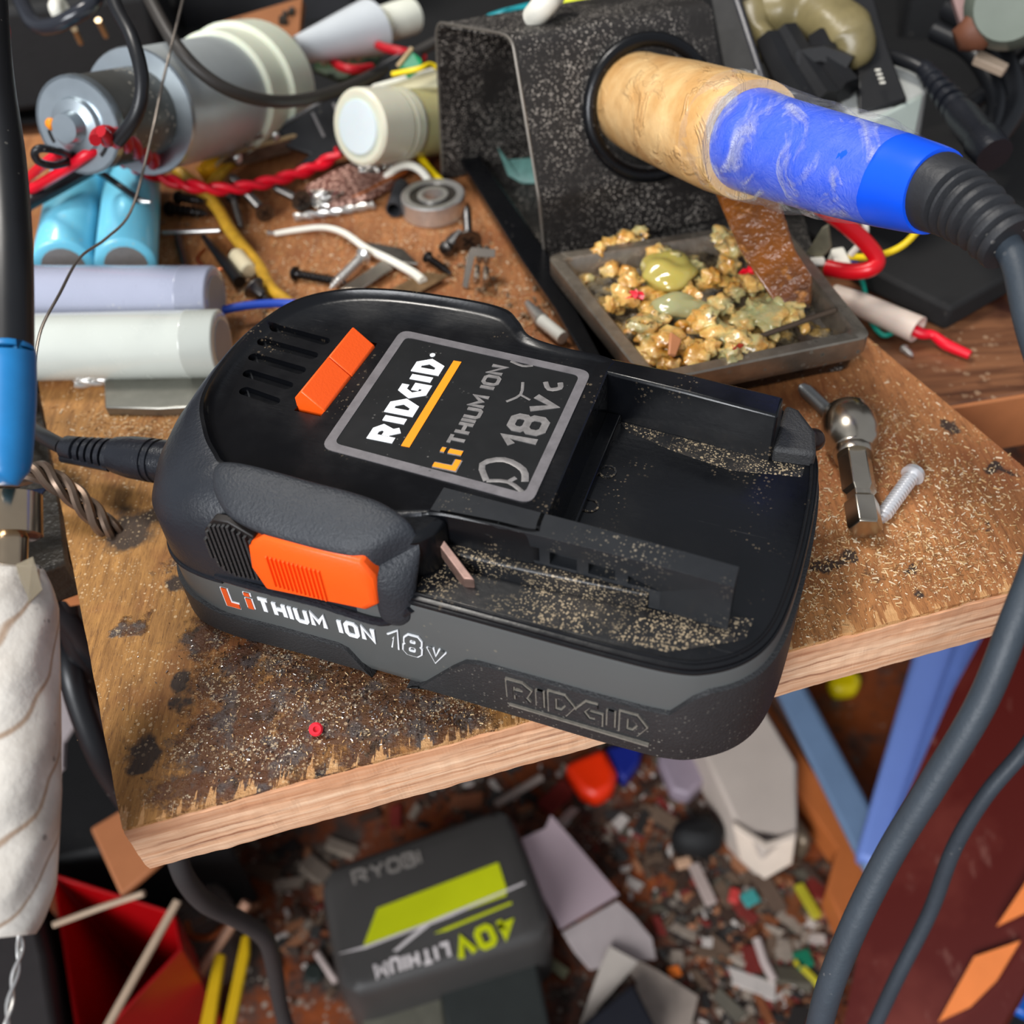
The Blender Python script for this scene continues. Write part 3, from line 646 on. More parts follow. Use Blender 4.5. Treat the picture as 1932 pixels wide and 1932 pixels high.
# put the centre on the panel plane
rr_ = ray(1225, 205); kk = (fm0-CAM).dot(pn)/rr_.dot(pn); hc = CAM+rr_*kk
ax1 = (fm1-fm0).normalized(); ax2 = pn.cross(ax1)
def ring_t(c, R_, r, n=40): return B().rings([[c+(ax1*math.cos(a)+ax2*math.sin(a))*(R_+r*math.cos(q))+pn*r*math.sin(q) for q in [2*math.pi*j/10 for j in range(10)]] for a in [2*math.pi*i/n for i in range(n)]], loopends=True)
inv = _WM[st].inverted()
hole = B().cyl(inv @ (hc-pn*.004), inv @ (hc+pn*.004), .0158, n=40); cut(up, hole)
ob('grommet', ring_t(hc+pn*.0006, .0186, .0020), SHG, st, 60, label='glossy rolled ring around the iron hole')
rr_ = ray(1322, 122); kk = (fm0-CAM).dot(pn)/rr_.dot(pn); h2 = CAM+rr_*kk
cut(up, B().cyl(inv @ (h2-pn*.004), inv @ (h2+pn*.004), .0021, n=20))
up.data.polygons.foreach_set('use_smooth', [True]*len(up.data.polygons)); up.data.set_sharp_from_angle(angle=math.radians(35))
# base pan
def px(*l, z=0): return [W(x, y, z) for x, y in l]
ob('side_flange', B().rings([px((832, 262), (868, 268), (1034, 492), (1185, 712), (1118, 712), (1050, 600), (990, 510), z=.0), px((828, 238), (878, 252), (1030, 472), (1182, 690), (1108, 690), (1048, 582), (985, 492), z=.0085)]), SHG, st, bevel=.0006)
ob('base_pan', B().rings([px((880, 262), (1440, 160), (1590, 660), (1590, 700), (1195, 760), (1035, 495), z=.0004), px((880, 262), (1440, 160), (1592, 655), (1592, 692), (1195, 745), (1035, 490), z=.003)]), SHT, st, bevel=.0005)
ob('front_skirt', B().rings([px((1150, 745), (1350, 748), (1598, 697), (1612, 655), (1540, 560), (1050, 560), z=.0004), px((1150, 715), (1350, 718), (1610, 668), (1622, 625), (1530, 530), (1050, 530), z=.0085)]), SHG, st, bevel=.0008)
# steel tray
TRM = M('tarnished tray steel', (158, 148, 134), .36, .85, var=.35, vs=180, bump=(300, .3), dust=(600, .25, (70, 64, 54), .45))
tr = thing('rosin_tray', W(1330, 600, .0086), 'rectangular tarnished steel tray full of amber rosin in the stand base', 'tray')
tz = .0160
co = [W(1034, 478, tz), W(1205, 700, tz), W(1300, 712, tz), W(1628, 648, tz), W(1640, 600, tz), W(1560, 520, tz), W(1520, 470, tz), W(1380, 425, tz)]
cor_ = [W(1030, 480, tz), W(1222, 722, tz), W(1648, 634, tz), W(1470, 412, tz)]
def rq(c, ins, rad, dz=0, n=5):
    C = []
    for i in range(4):
        p = c[i]; a = (c[i-1]-p).normalized(); e = (c[(i+1) % 4]-p).normalized(); q = p+(a+e)*ins; s0, s1 = q+a*rad, q+e*rad
        C += [s0*(1-k/n)**2+q*2*(k/n)*(1-k/n)+s1*(k/n)**2+V((0, 0, dz)) for k in range(n+1)]
    return C
ob('tray_shell', B().rings([rq(cor_, .001, .004, -.0072), rq(cor_, 0, .004, -.005), rq(cor_, 0, .004, -.0004), rq(cor_, .0004, .004, 0), rq(cor_, .0034, .003, 0), rq(cor_, .0042, .003, -.0008), rq(cor_, .0055, .003, -.0058), rq(cor_, .007, .002, -.0062)]), TRM, tr, 40)
rm = newmat('rosin'); t = NT(rm)
n1 = t.noise(120, 5, .7); n2 = t.noise(75, 3)
c = t.mix(t.ramp(n1, .38, .62), lin((186, 128, 44)), lin((230, 190, 116))); c = t.mix(t.ramp(n2, .52, .62), c, lin((170, 160, 110)))
c = t.mix(t.ramp(t.noise(190, 5, .75), .57, .64), c, lin((52, 38, 22)))
t.set(t.b.inputs['Base Color'], c); t.b.inputs['Roughness'].default_value = .16; t.b.inputs['Coat Weight'].default_value = .6
t.b.inputs['Subsurface Weight'].default_value = .35; t.b.inputs['Subsurface Scale'].default_value = .003; t.bump(t.noise(420, 4), .6, .001)
dr = newmat('dark dirty rosin'); t = NT(dr)
c = t.mix(t.ramp(t.noise(200, 5, .7), .4, .6), lin((34, 28, 22)), lin((112, 100, 78))); c = t.mix(t.ramp(t.noise(90), .55, .6), c, lin((150, 120, 66)))
t.set(t.b.inputs['Base Color'], c); t.b.inputs['Roughness'].default_value = .2; t.bump(t.noise(420, 4), .9, .0015)
# uneven dark fill
b = B(); N1 = 40; base_q = rq(cor_, .0056, .002)
def inq(s_, t_): return cor_[0].lerp(cor_[3], s_).lerp(cor_[1].lerp(cor_[2], s_), t_)
rows = [[inq(.05+.9*i/N1, .06+.88*j/N1) for j in range(N1+1)] for i in range(N1+1)]
gv = [[b.b.verts.new((p.x, p.y, tz-.0055+.0022*noise.noise(p*190)+.0016*noise.noise(p*420)+(.0022 if (i/N1 < .8) else -.0005)*(1-abs(2*j/N1-1)**3))) for j, p in enumerate(rw)] for i, rw in enumerate(rows)]
for i in range(N1):
    for j in range(N1): b.b.faces.new((gv[i][j], gv[i+1][j], gv[i+1][j+1], gv[i][j+1]))
ob('burnt_flux', b, dr, smooth=60, label='dark burnt flux crust covering the bottom of the steel tray', cat_='residue', kind='stuff')
b = B(); rnd = random.Random(3)
lumps = [(1150, 462, 14, 9), (1180, 452, 16, 9), (1208, 442, 13, 10), (1130, 475, 10, 8), (1215, 620, 24, 26), (1240, 600, 20, 20), (1230, 660, 26, 18), (1262, 640, 22, 20), (1312, 672, 24, 18), (1290, 655, 14, 14), (1330, 600, 22, 20), (1350, 625, 24, 18), (1390, 640, 22, 16), (1420, 650, 18, 14), (1360, 575, 18, 16), (1400, 605, 18, 15), (1450, 590, 30, 20), (1480, 575, 22, 20), (1500, 600, 14, 14), (1425, 585, 16, 14), (1340, 520, 14, 18), (1372, 500, 16, 20), (1375, 470, 16, 22), (1358, 445, 14, 18), (1310, 505, 14, 14), (1290, 540, 12, 14), (1260, 505, 16, 12), (1190, 530, 16, 14), (1175, 560, 20, 16), (1155, 575, 12, 16), (1240, 480, 16, 10), (1275, 488, 14, 12), (1420, 540, 16, 14), (1385, 550, 14, 16), (1305, 560, 14, 12), (1340, 655, 14, 12), (1378, 668, 16, 10), (1270, 690, 12, 8)]
for i, (x, y, a, h_) in enumerate(lumps):
    p = W(x, y, tz-.001+rnd.uniform(-.001, .0015)); D_ = (p-CAM).length; r1 = a*D_/FPX
    b.blob(p, (r1*1.25, r1*1.35, max(.0022, h_*D_/FPX*.8)), i, .7, 1.9, 3)
for i in range(46):
    p = inq(rnd.uniform(.12, .82), rnd.uniform(.12, .9))-V((0, 0, .0034)); b.blob(p, (rnd.uniform(.0014, .0032), rnd.uniform(.0014, .0032), rnd.uniform(.0012, .0024)), i+60, .6, 1.8, 2)
ob('rosin_lumps', b, rm, smooth=70, label='amber and cream rosin lumps melted together in the steel tray', cat_='rosin', kind='stuff')
gl = M('green yellow resin', (176, 162, 84), .12, var=.12, sss=.5, coat=.6)
ob('resin_pool', B().blob(W(1262, 515, tz-.001), (.0078, .0085, .0042), 5, .35, 1.3, 4), gl, smooth=80, label='smooth olive yellow resin pool at the centre of the tray', cat_='rosin')
ob('resin_pool', B().blob(W(1275, 580, tz-.001), (.0075, .004, .0034), 8, .35, 1.3, 4), M('pale grey green resin', (158, 156, 112), .12, sss=.5, coat=.5), smooth=80, label='pale grey green resin patch in front of the olive pool', cat_='rosin')
for nm, x, y, r_p, lb in (('1', 1196, 556, 16, 'red plastic scrap at the left of the rosin'), ('2', 1410, 510, 15, 'red crumb against the brown rosin slab'), ('3', 1385, 657, 13, 'dull red crumb at the front of the rosin')):
    ob('red_scrap', B().blob(W(x, y, tz+.0022), (r_p*.00014, r_p*.00010, .0016), int(nm), .9, 2, 2, sharp=True), RED if nm != '3' else M('dull red', (190, 70, 50), .3), smooth=50, label=lb, cat_='scrap')
am = newmat('brown amber slab'); t = NT(am)
c = t.mix(t.ramp(t.noise(60, 4), .4, .62), lin((134, 76, 26)), lin((92, 56, 34))); c = t.mix(t.ramp(t.noise(120), .56, .66), c, lin((168, 104, 34)))
t.set(t.b.inputs['Base Color'], c); t.b.inputs['Roughness'].default_value = .14; t.b.inputs['Coat Weight'].default_value = .8; t.bump(t.noise(230, 4), .9, .0022)
sl = [W(1349, 362, D=.300), W(1460, 345, D=.300), W(1500, 470, D=.286), W(1532, 520, D=.280), W(1530, 570, .0165), W(1470, 582, .0168), W(1395, 470, D=.288)]
o = ob('rosin_slab', B().plate(sl, .004), am, smooth=40, bevel=.0008, label='dark amber rosin slab leaning in the tray under the iron handle', cat_='rosin')
PL('copper_scrap', 'small tan wedge standing among the front rosin lumps', 'scrap', [(1266, 625, .021), (1288, 640, .019), (1276, 672, .018), (1262, 668, .019)], .001, M('tan scrap', (196, 128, 84), .4))
T('twig', 'thin dark gritty stick lying across the tray corner', 'stick', [(1420, 640, .0165), (1490, 615, .0165), (1575, 585, .0165)], .0007, M('gritty brown', (80, 64, 50), .8, var=.4), n=7)

# ---------- soldering iron ----------
io = thing('soldering_iron', W(1440, 300, 0), 'soldering iron with tan taped grip and blue barrel resting in the stand hole', 'soldering iron')
ctl = [(1175, 172, 0, .345), (1215, 196, 0, .318), (1290, 222, 0, .292), (1370, 250, 0, .272), (1420, 266, 0, .262)]
TAN = newmat('tan wrapped tape'); t = NT(TAN)
n1 = t.noise(90, 4, .6); cr = t.noise(60, 4, .6, stretch=(3.2, 1, .6), dist=1.2)
c = t.mix(t.ramp(n1, .35, .65), lin((214, 164, 102)), lin((240, 200, 140))); c = t.mix(t.math('MULTIPLY', t.ramp(cr, .66, .70), .7), c, lin((176, 112, 56)))
t.set(t.b.inputs['Base Color'], c); t.b.inputs['Roughness'].default_value = .34; t.b.inputs['Coat Weight'].default_value = .5; t.b.inputs['Coat Roughness'].default_value = .15; t.bump(t.math('ADD', t.ramp(cr, .56, .64), t.noise(140, 5)), .5, .0012)
rad = [.0128, .0134, .0140, .0142, .0136]
ob('grip', B().tube([Q(p) for p in ctl], rad, 36, smooth=8), TAN, io, 80, label='tan paper tape wound round the grip')
ctl2 = [(1395, 256, 0, .267), (1450, 276, 0, .257), (1560, 308, 0, .243), (1680, 340, 0, .232), (1765, 362, 0, .224)]
BB = M('blue barrel plastic', (14, 84, 232), .3, var=.05)
ob('barrel', B().tube([Q(p) for p in ctl2], [.0122, .0112, .0104, .0094, .0082], 36, smooth=8), BB, io, 80, label='bright blue plastic barrel')
CL = newmat('clear crinkled tape'); t = NT(CL)
t.b.inputs['Base Color'].default_value = lin((216, 216, 214)); t.b.inputs['Roughness'].default_value = .12
t.set(t.b.inputs['Alpha'], t.math('ADD', .12, t.math('MULTIPLY', t.ramp(t.noise(70, 4, .6, stretch=(1.6, 1, 1), dist=1.0), .56, .74), .6)))
t.bump(t.noise(130, 5, .7, stretch=(1, 2, 1), dist=1), 1, .003)
ctl3 = [(1380, 252, 0, .270), (1430, 270, 0, .260), (1520, 297, 0, .248), (1620, 322, 0, .238), (1690, 343, 0, .231)]
b = B().tube([Q(p) for p in ctl3], [.0143, .0134, .0122, .0111, .0096], 40, cap=False, smooth=10)
for v in b.b.verts: v.co += V((1, 1, 1)).normalized()*0+(noise.noise_vector(v.co*170))*.0009
ob('clear_tape', b, CL, io, 80, label='crinkled clear tape over the joint')
cone = [(1760, 360, 0, .2245), (1800, 378, 0, .2205), (1850, 412, 0, .216), (1905, 462, 0, .212)]
cp = cat([Q(p) for p in cone], 14); N_ = len(cp); rs = []
for i in range(N_):
    s_ = i/(N_-1); r0 = .0078+(.0054-.0078)*s_
    if .30 < s_ < .92: r0 *= (1, .98, .80, .80, .97)[int((s_-.30)/.62*29.9) % 5]
    if s_ < .06: r0 *= .93+.07*s_/.06
    rs.append(r0)
ob('strain_relief', B().tube(cp, rs, 32, smooth=1), M('ribbed black rubber', (40, 41, 44), .5, var=.2, bump=(900, .2), dust=(600, .14, (170, 166, 158), .55)), io, 40, label='ribbed rubber strain relief')
ob('cable', B().tube([Q(p) for p in [(1885, 440, 0, .214), (1918, 500, 0, .21), (1945, 620, 0, .206), (2010, 850, 0, .20), (1975, 1010, 0, .198), (1912, 1180, 0, .196), (1850, 1330, 0, .199), (1760, 1480, 0, .205), (1680, 1610, 0, .212), (1610, 1750, 0, .22), (1560, 1880, 0, .23), (1530, 2010, 0, .245)]], .0026, 16, smooth=10), CABG, io, 60, label='thick grey rubber mains cable of the iron')
ob('heater_tube', B().cyl(Q(ctl[0]), Q(ctl[0])+(Q(ctl[0])-Q(ctl[2])).normalized()*.018, .004), STL, io)
# ---------- helpers for small hardware ----------
def screw(name, label, p0, p1, rh, rs, mat, group=None, head='pan', coarse=True):
    p0, p1 = Q(p0), Q(p1); L_ = (p1-p0).length; d = (p1-p0)/L_
    t_ = thing(name, p0.lerp(p1, .5)-V((0, 0, rs)), label, 'screw', group)
    prof = {'pan': [(0, rh*.55), (.0006/L_, rh*.9), (rh*.7/L_, rh), (rh*.75/L_, rs)], 'flat': [(0, rh), (rh*.15/L_, rh), (rh*.9/L_, rs)], 'bugle': [(0, rh), (rh*.12/L_, rh), (rh*.5/L_, rh*.62), (rh*1.1/L_, rs)]}[head]
    hd = ob('head', B().lathe(prof, p0, p1, 20), mat, t_, 40)
    u1 = d.orthogonal().normalized(); v1 = d.cross(u1); b = B(); rt = Matrix((u1, v1, d)).transposed()
    b.box(p0-d*.00004+d*.0001, (rh*1.1, rh*.22, .0003), rt); ob('slot', b, BSTL, hd, 0)
    b = B().box(p0-d*.00004+d*.0001, (rh*.22, rh*1.1, .0003), rt); ob('slot', b, BSTL, hd, 0)
    n = max(6, int(L_*.85/(rs*(.95 if coarse else .6)))); pr = []
    for i in range(n):
        a = .14+.80*i/n; k = 1 if i < n-3 else .55+.15*(n-i)
        pr += [(a, rs*.72*k), (a+.40/n, rs*1.1*k), (a+.55/n, rs*.72*k)]
    ob('shank', B().lathe([(.05, rs)]+pr+[(1, rs*.1)], p0, p1, 14), mat, t_, 30)
    return t_
def twistb(pts, R_, r, strands=2, turns=.55, sm=6, n=7, taper=None):
    """strands wound round a path; turns per centimetre"""
    P = cat([Q(p) for p in pts], sm*2); b = B(); u = (P[1]-P[0]).orthogonal().normalized(); fr_ = []; s_ = 0
    for i, p in enumerate(P):
        T_ = (P[min(i+1, len(P)-1)]-P[max(i-1, 0)]).normalized(); u = (u-T_*u.dot(T_)).normalized()
        if i: s_ += (p-P[i-1]).length
        fr_.append((p, u.copy(), T_.cross(u), s_*100*turns*2*math.pi))
    for k in range(strands):
        a = 2*math.pi*k/strands
        b.tube([p+(uu*math.cos(q+a)+vv*math.sin(q+a))*R_ for p, uu, vv, q in fr_], r, n, smooth=1)
    return b
# ---------- rear left of the board ----------
CANM = M('brushed zinc steel', (176, 186, 192), .3, .9, var=.12, vs=60, dust=(500, .16, (150, 150, 140), .55))
CAND = M('dusty dark can', (104, 104, 100), .42, .8, var=.2, dust=(700, .3, (170, 164, 150), .45))
NYL = M('yellowed white nylon', (222, 226, 204), .4, var=.1, vs=40, sss=.2, dust=(300, .1, (60, 50, 40), .62))
m0, m1 = W(152, 236, .052), W(488, 164, .021)
mo = thing('electric_motor', m0.lerp(m1, .5)-V((0, 0, .028)), 'silvery electric gear motor with white nylon collar lying among the clutter at rear left', 'motor')
dm = (m1-m0).normalized()
def at_(t): return m0.lerp(m1, t)
ob('small_can', B().lathe([(0, .0124), (.01, .0128), (.40, .0132)], m0, m1, 40), CAND, mo, 40)
ob('end_cap', B().lathe([(-.012, .0132), (0, .0134), (.012, .0134)], m0, m1, 40).lathe([(-.014, .0132), (-.014, .0124), (-.002, .0118), (-.001, .0082), (-.03, .0072), (-.034, .0044), (-.07, .0038), (-.07, .0016)], m0, m1, 40), CANM, mo, 40)
ob('flange', B().lathe([(.27, .0132), (.27, .0182), (.28, .0186), (.29, .0182), (.29, .016)], m0, m1, 44), CANM, mo, 40)
ob('big_can', B().lathe([(.29, .0172), (.31, .0178), (.80, .0190), (.81, .018)], m0, m1, 44), M('satin aluminium', (190, 196, 196), .45, .5, var=.08), mo, 40)
ob('nylon_collar', B().lathe([(.72, .019), (.73, .0205), (.84, .0208), (.85, .0226), (1.0, .0226), (1.01, .018), (1.05, .012)], m0, m1, 44), NYL, mo, 40, label='yellowed white nylon collar')
cu_ = dm.cross(V((0, 0, 1))).normalized(); cv_ = dm.cross(cu_)
for a, l_ in ((.4, 5), (2.6, 4)):
    ob('cap_opening', B().tube([m0-dm*.0006+(cu_*math.cos(q)+cv_*math.sin(q))*.0098 for q in [a+i*.12 for i in range(l_)]], .0011, 8), BLKM, mo)
ob('solder_tab', B().blob(W(97, 234, .0540), .0017, 2, .2), M('orange resin dab', (236, 140, 30), .3), mo)
# cells
CY = M('light blue cell wrap', (112, 196, 222), .3, var=.06, dust=(600, .2, (176, 190, 176), .5), coat=.4)
for i, (a, b_, lb) in enumerate((((120, 503, .0096), (152, 318, .0096), 'light blue cylindrical cell, the left of the pair behind the white cells'), ((238, 500, .0096), (252, 318, .0096), 'light blue cylindrical cell, the right of the pair, nearer the metal clutter'))):
    p0, p1 = Q(a), Q(b_); t_ = thing('battery_cell', p0.lerp(p1, .5)-V((0, 0, .0096)), lb, 'battery cell', 'light blue battery cells')
    ob('wrap', B().lathe([(0, .0066), (.002, .0085), (.012, .0092), (.985, .0092), (1, .0075)], p0, p1, 36), CY, t_, 50)
    ob('end_disc', B().cyl(p0-(p1-p0)*.002, p0+(p1-p0)*.01, .0064), STL, t_, 50)
GL_ = M('grey white cell wrap', (154, 158, 176), .28, var=.05, dust=(600, .16, (210, 206, 196), .5), coat=.5)
GW = M('white cell wrap', (188, 192, 184), .26, var=.05, dust=(600, .1, (110, 100, 90), .6), coat=.5)
for i, (a, b_, r, mt_, lb) in enumerate((((408, 562, .0115), (-40, 560, .0115), .0092, GL_, 'lilac grey wrapped cell lying behind the white cell'), ((420, 648, .0098), (-60, 658, .0098), .0094, GW, 'white wrapped cylindrical cell in front of the lilac grey one'))):
    p0, p1 = Q(a), Q(b_); t_ = thing('battery_cell', p0.lerp(p1, .5)-V((0, 0, r)), lb, 'battery cell', 'white battery cells')
    ob('wrap', B().lathe([(0, r*.8), (.003, r*.95), (.01, r), (.12, r), (.122, r*1.012), (.128, r*1.012), (.13, r), (1, r)], p0, p1, 40), mt_, t_, 50)
    ob('end_disc', B().cyl(p0-(p1-p0)*.003, p0+(p1-p0)*.01, r*.7), M('grey end cap', (150, 150, 150), .5), t_, 50)
# left hanging cable with blue sleeve
lc = thing('sleeved_cable', W(20, 600, D=.2)-V((0, 0, .1)), 'thick black cable with a blue sleeve hanging at the left edge of the photo', 'cable')
ob('cable', B().tube([Q(p) for p in [(-30, -60, 0, .27), (-18, 130, 0, .245), (4, 300, 0, .225), (16, 470, 0, .21), (18, 660, 0, .20)]], [.0042, .0042, .0042, .0041, .0040], 24), CAB, lc, 60)
ob('blue_sleeve', B().tube([Q(p) for p in [(16, 662, 0, .2), (16, 668, 0, .2), (16, 760, 0, .199), (10, 868, 0, .198), (6, 880, 0, .198)]], [.0040, .0045, .0045, .0043, .0036], 24), M('sky blue sleeve', (30, 118, 178), .35, var=.12, vs=200, dust=(300, .3, (50, 100, 120), .55)), lc, 60, label='sky blue heat shrink sleeve')
# white taped handle bottom left
wh = thing('taped_handle', W(15, 1750, D=.2), 'dirty white tape-wrapped tool handle with a metal neck at the left edge', 'tool handle')
WT = newmat('dirty white tape'); t = NT(WT)
wv = t.n('TexWave', {'Vector': t.co, 'Scale': 40, 'Distortion': 3, 'Detail': 2, 'Detail Scale': 1.2}, bands_direction='Z').outputs[1]
c = t.mix(t.ramp(t.noise(50, 5), .35, .7), lin((220, 214, 204)), lin((168, 160, 150))); c = t.mix(t.math('MULTIPLY', t.ramp(wv, .03, .0), .8), c, lin((140, 108, 78)))
c = t.mix(t.specks(500, .25, 60, (.56, .66)), c, lin((50, 44, 40)))
t.set(t.b.inputs['Base Color'], c); t.b.inputs['Roughness'].default_value = .45; t.bump(t.math('ADD', wv, t.noise(120, 5)), .5, .0015)
ob('handle_body', B().tube([Q(p) for p in [(18, 1062, 0, .205), (16, 1080, 0, .205), (12, 1150, 0, .204), (8, 1320, 0, .20), (2, 1500, 0, .198), (-6, 1680, 0, .198), (-12, 1770, 0, .198)]], [.0050, .0062, .0086, .0090, .0094, .0090, .0062], 40), WT, wh, 60)
NK = M('warm polished steel', (190, 168, 140), .18, 1, var=.15)
ob('neck', B().tube([Q(p) for p in [(22, 930, 0, .208), (18, 1075, 0, .205)]], .0030, 20), NK, wh, 60)
ob('collar', B().lathe([(0, .0048), (.03, .0056), (.97, .0056), (1, .0048)], Q((18, 935, 0, .208)), Q((18, 1015, 0, .206)), 28), NK, wh, 40)
ob('tape_flap', B().plate([Q(p) for p in [(30, 1065, 0, .199), (62, 1050, 0, .199), (80, 1112, 0, .197), (52, 1140, 0, .196)]], .0003), M('smudged clear tape', (150, 138, 116), .25, alpha=.6), wh, 30)
ob('wire_tail', twistb([(30, 1735, 0, .198), (38, 1790, 0, .2), (24, 1860, 0, .2), (8, 1960, 0, .2)], .0004, .0003, 2, 1.2), STL, wh)
# wires around the left
T('black_cable', 'black cable arching down from the top in front of the motor', 'cable', [(205, -30, 0, .33), (222, 20, 0, .32), (250, 75, 0, .31), (268, 150, 0, .305), (258, 215, 0, .305), (222, 266, 0, .31)], .0019, CAB)
T('black_cable', 'brownish black cable sagging over the motor collar toward the stand', 'cable', [(268, -30, 0, .37), (330, 82, 0, .35), (400, 152, 0, .345), (480, 186, 0, .35), (560, 190, 0, .365), (650, 166, 0, .385), (750, 118, 0, .41), (840, 70, 0, .42)], .0020, M('brown black cable', (48, 44, 40), .5))
T('black_cable', 'short thick black cable passing under the red wires over the blue cells', 'cable', [(-30, 440, .022), (45, 388, .023), (110, 352, .024), (200, 300, .020), (240, 262, .018)], .0023, CAB)
T('steel_wire', 'long thin grey steel wire bowing down in front of the cells', 'wire', [(352, -30, 0, .36), (335, 40, 0, .345), (306, 160, 0, .33), (278, 290, 0, .315), (246, 400, 0, .30), (200, 450, 0, .292), (150, 487, 0, .285), (112, 555, 0, .272), (78, 620, 0, .264), (64, 690, 0, .258)], .00038, M('thin wire grey', (120, 112, 104), .35, .7), n=6)
bw = thing('black_wire', W(180, 320, .02), 'thin black wire with a soldered tip looping over the blue cells', 'wire')
ob('insulation', B().tube([Q(p) for p in [(262, 378, .0215), (225, 350, .0215), (180, 320, .030), (130, 292, .046), (85, 280, .052), (66, 286, .052), (72, 304, .049), (100, 312, .046), (128, 306, .044)]], .0011, 10), CAB, bw, 60)
ob('soldered_tip', B().tube([Q(p) for p in [(258, 375, .0215), (270, 380, .021), (284, 381, .021)]], [.0008, .0009, .0005], 8), STL, bw, 60)
rw = thing('twisted_red_wires', W(400, 340, .002), 'pair of red wires twisted together across the rear of the board', 'wire')
ob('strand_pair', twistb([(205, 284, .036), (245, 310, .024), (300, 334, .014), (370, 352, .012), (440, 356, .009), (520, 340, .007), (590, 318, .006), (625, 298, .008), (640, 286, .010)], .0011, .0013, 2, .62, n=9), RED, rw, 60)
T('red_wire', '', '', [(-20, 420, .024), (45, 345, .025), (80, 312, .042), (110, 290, .047)], .0014, RED, par=rw)
T('red_wire', '', '', [(-10, 395, .024), (50, 362, .025), (120, 322, .040), (170, 288, .046), (205, 282, .042), (240, 305, .026)], .0016, RED, par=rw)
ob('twisted_red_wires', twistb([(185, 256, .058), (225, 262, .050), (262, 285, .040), (305, 312, .026)], .0014, .0016, 2, .6, n=9), M('dark red wire', (170, 10, 26), .4), None, 60, label='shorter dark red twisted pair behind the bright red pair, by the motor', cat_='wire')
# yellow glue strand and connector
T('glue_strand', 'dirty yellow glue strand branching diagonally down to the battery', 'glue strand', [(304, 298, .012), (345, 330, .008), (385, 362, .005), (412, 395, .003), (432, 430, .0025), (458, 465, .0022), (490, 505, .0022), (512, 545, .002), (555, 578, .002)], [.0012, .0022, .0026, .0022, .0022, .0021, .002, .0020, .0018], GLUEY)
T('glue_strand', 'short yellow glue strip under the red twist beside the branching strand', 'glue strand', [(385, 362, .006), (410, 335, .007), (440, 305, .008)], [.0016, .0022, .0012], GLUEY)
yc = thing('yellow_connector', W(410, 290, .004), 'yellow ribbed plastic connector block beside the motor', 'connector')
YO = M('amber yellow plastic', (240, 176, 30), .35, var=.08)
ob('body', B().plate([Q(p) for p in [(370, 322, .010), (398, 272, .014), (438, 254, .016), (450, 276, .015), (432, 292, .012), (392, 318, .010)]], .007), YO, yc, 30, bevel=.0005)
for k in range(8): ob('rib', B().tube([Q((370+6*k, 316-6.5*k, .0112+.0003*k)), Q((383+6*k, 321-6.5*k, .0100+.0003*k))], .0006, 6, smooth=1), YO, yc)
pc = thing('small_circuit_board', W(490, 290, .002), 'small tan circuit board standing on edge beside the yellow connector', 'circuit board')
PCBT = M('tan circuit board', (176, 150, 108), .5, var=.25, vs=200)
ob('board', B().plate([Q(p) for p in [(392, 328, .006), (430, 292, .0135), (575, 250, .0135), (577, 262, .012), (545, 288, .007), (420, 322, .004)]], .0015), M('mottled grey circuit side', (128, 108, 92), .5, .2, var=.5, vs=260), pc, 30)
ob('board_edge', B().tube([Q(p) for p in [(392, 326, .0068), (430, 291, .0140), (576, 250, .0140)]], .0008, 6, smooth=1), PCBT, pc)
for k, (x, y) in enumerate(((435, 285), (455, 268), (470, 272), (485, 245), (520, 258), (450, 300))): ob('pin', B().blob(W(x, y, .0155), (.0014, .0012, .0018), k, .5, 2, 2), STL, pc)
PL('metal_bracket', 'grey bent metal bracket on top of the small circuit board', 'bracket', [(444, 262, .018), (452, 244, .019), (488, 236, .021), (492, 252, .020), (470, 258, .019), (466, 276, .018)], .002, M('dull nickel', (150, 140, 130), .35, .8))
bp = thing('black_bracket', W(610, 240, .004), 'long black plastic bracket slanting behind the ivory capped vial', 'bracket')
ob('beam', B().plate([Q(p) for p in [(495, 262, .014), (590, 205, .022), (705, 128, .03), (780, 92, .03), (800, 105, .028), (700, 170, .022), (690, 275, .012), (600, 302, .008), (555, 318, .005), (585, 290, .008)]], .006), BLK, bp, 30, bevel=.0005)
for a, b_ in (((590, 215), (612, 262)), ((630, 198), (655, 262)), ((500, 258), (640, 176)), ((640, 176), (775, 95))):
    ob('edge_ridge', B().tube([W(*a, .0225 if a[1] < 240 else .015)+V((0, 0, .0005)), W(*b_, .0225 if b_[1] < 200 else .0145)+V((0, 0, .0008))], .0006, 6, smooth=1), M('worn grey edge', (120, 118, 118), .5), bp)
# vial
v0, v1 = W(676, 240, .026), W(840, 228, .0118)
vi = thing('plastic_vial', W(740, 300, 0), 'cloudy ivory plastic vial with a white screw lid lying on its side', 'vial')
dv = (v1-v0)
CW_ = M('bluish white lid', (214, 222, 224), .35, var=.05, sss=.2)
ob('lid', B().lathe([(0, .0085), (.0, .0112), (.02, .0122), (.33, .0122), (.34, .0118)], v0, v1, 44).lathe([(-.005, .0088), (0, .0092), (.02, .0092)], v0, v1, 44), IVORY, vi, 40)
ob('lid_disc', B().lathe([(-.012, .0084), (.0, .0088), (.02, .0088)], v0, v1, 44), CW_, vi, 40)
ob('lid_ring', B().lathe([(.36, .0112), (.36, .0121), (.41, .0121), (.41, .0112), (.44, .0112), (.44, .0119), (.48, .0119), (.5, .0112)], v0, v1, 44), IVORY, vi, 40)
ob('bottle', B().lathe([(.33, .0112), (.5, .0114), (1.25, .0114)], v0, v1, 44), M('cloudy yellow plastic', (186, 178, 128), .25, var=.1, sss=.3), vi, 40)
cr_ = thing('cream_box', W(770, 200, .01), 'cream white plastic box with a raised rim behind the vial', 'box')
CRM = M('cream plastic', (222, 216, 186), .4, var=.06)
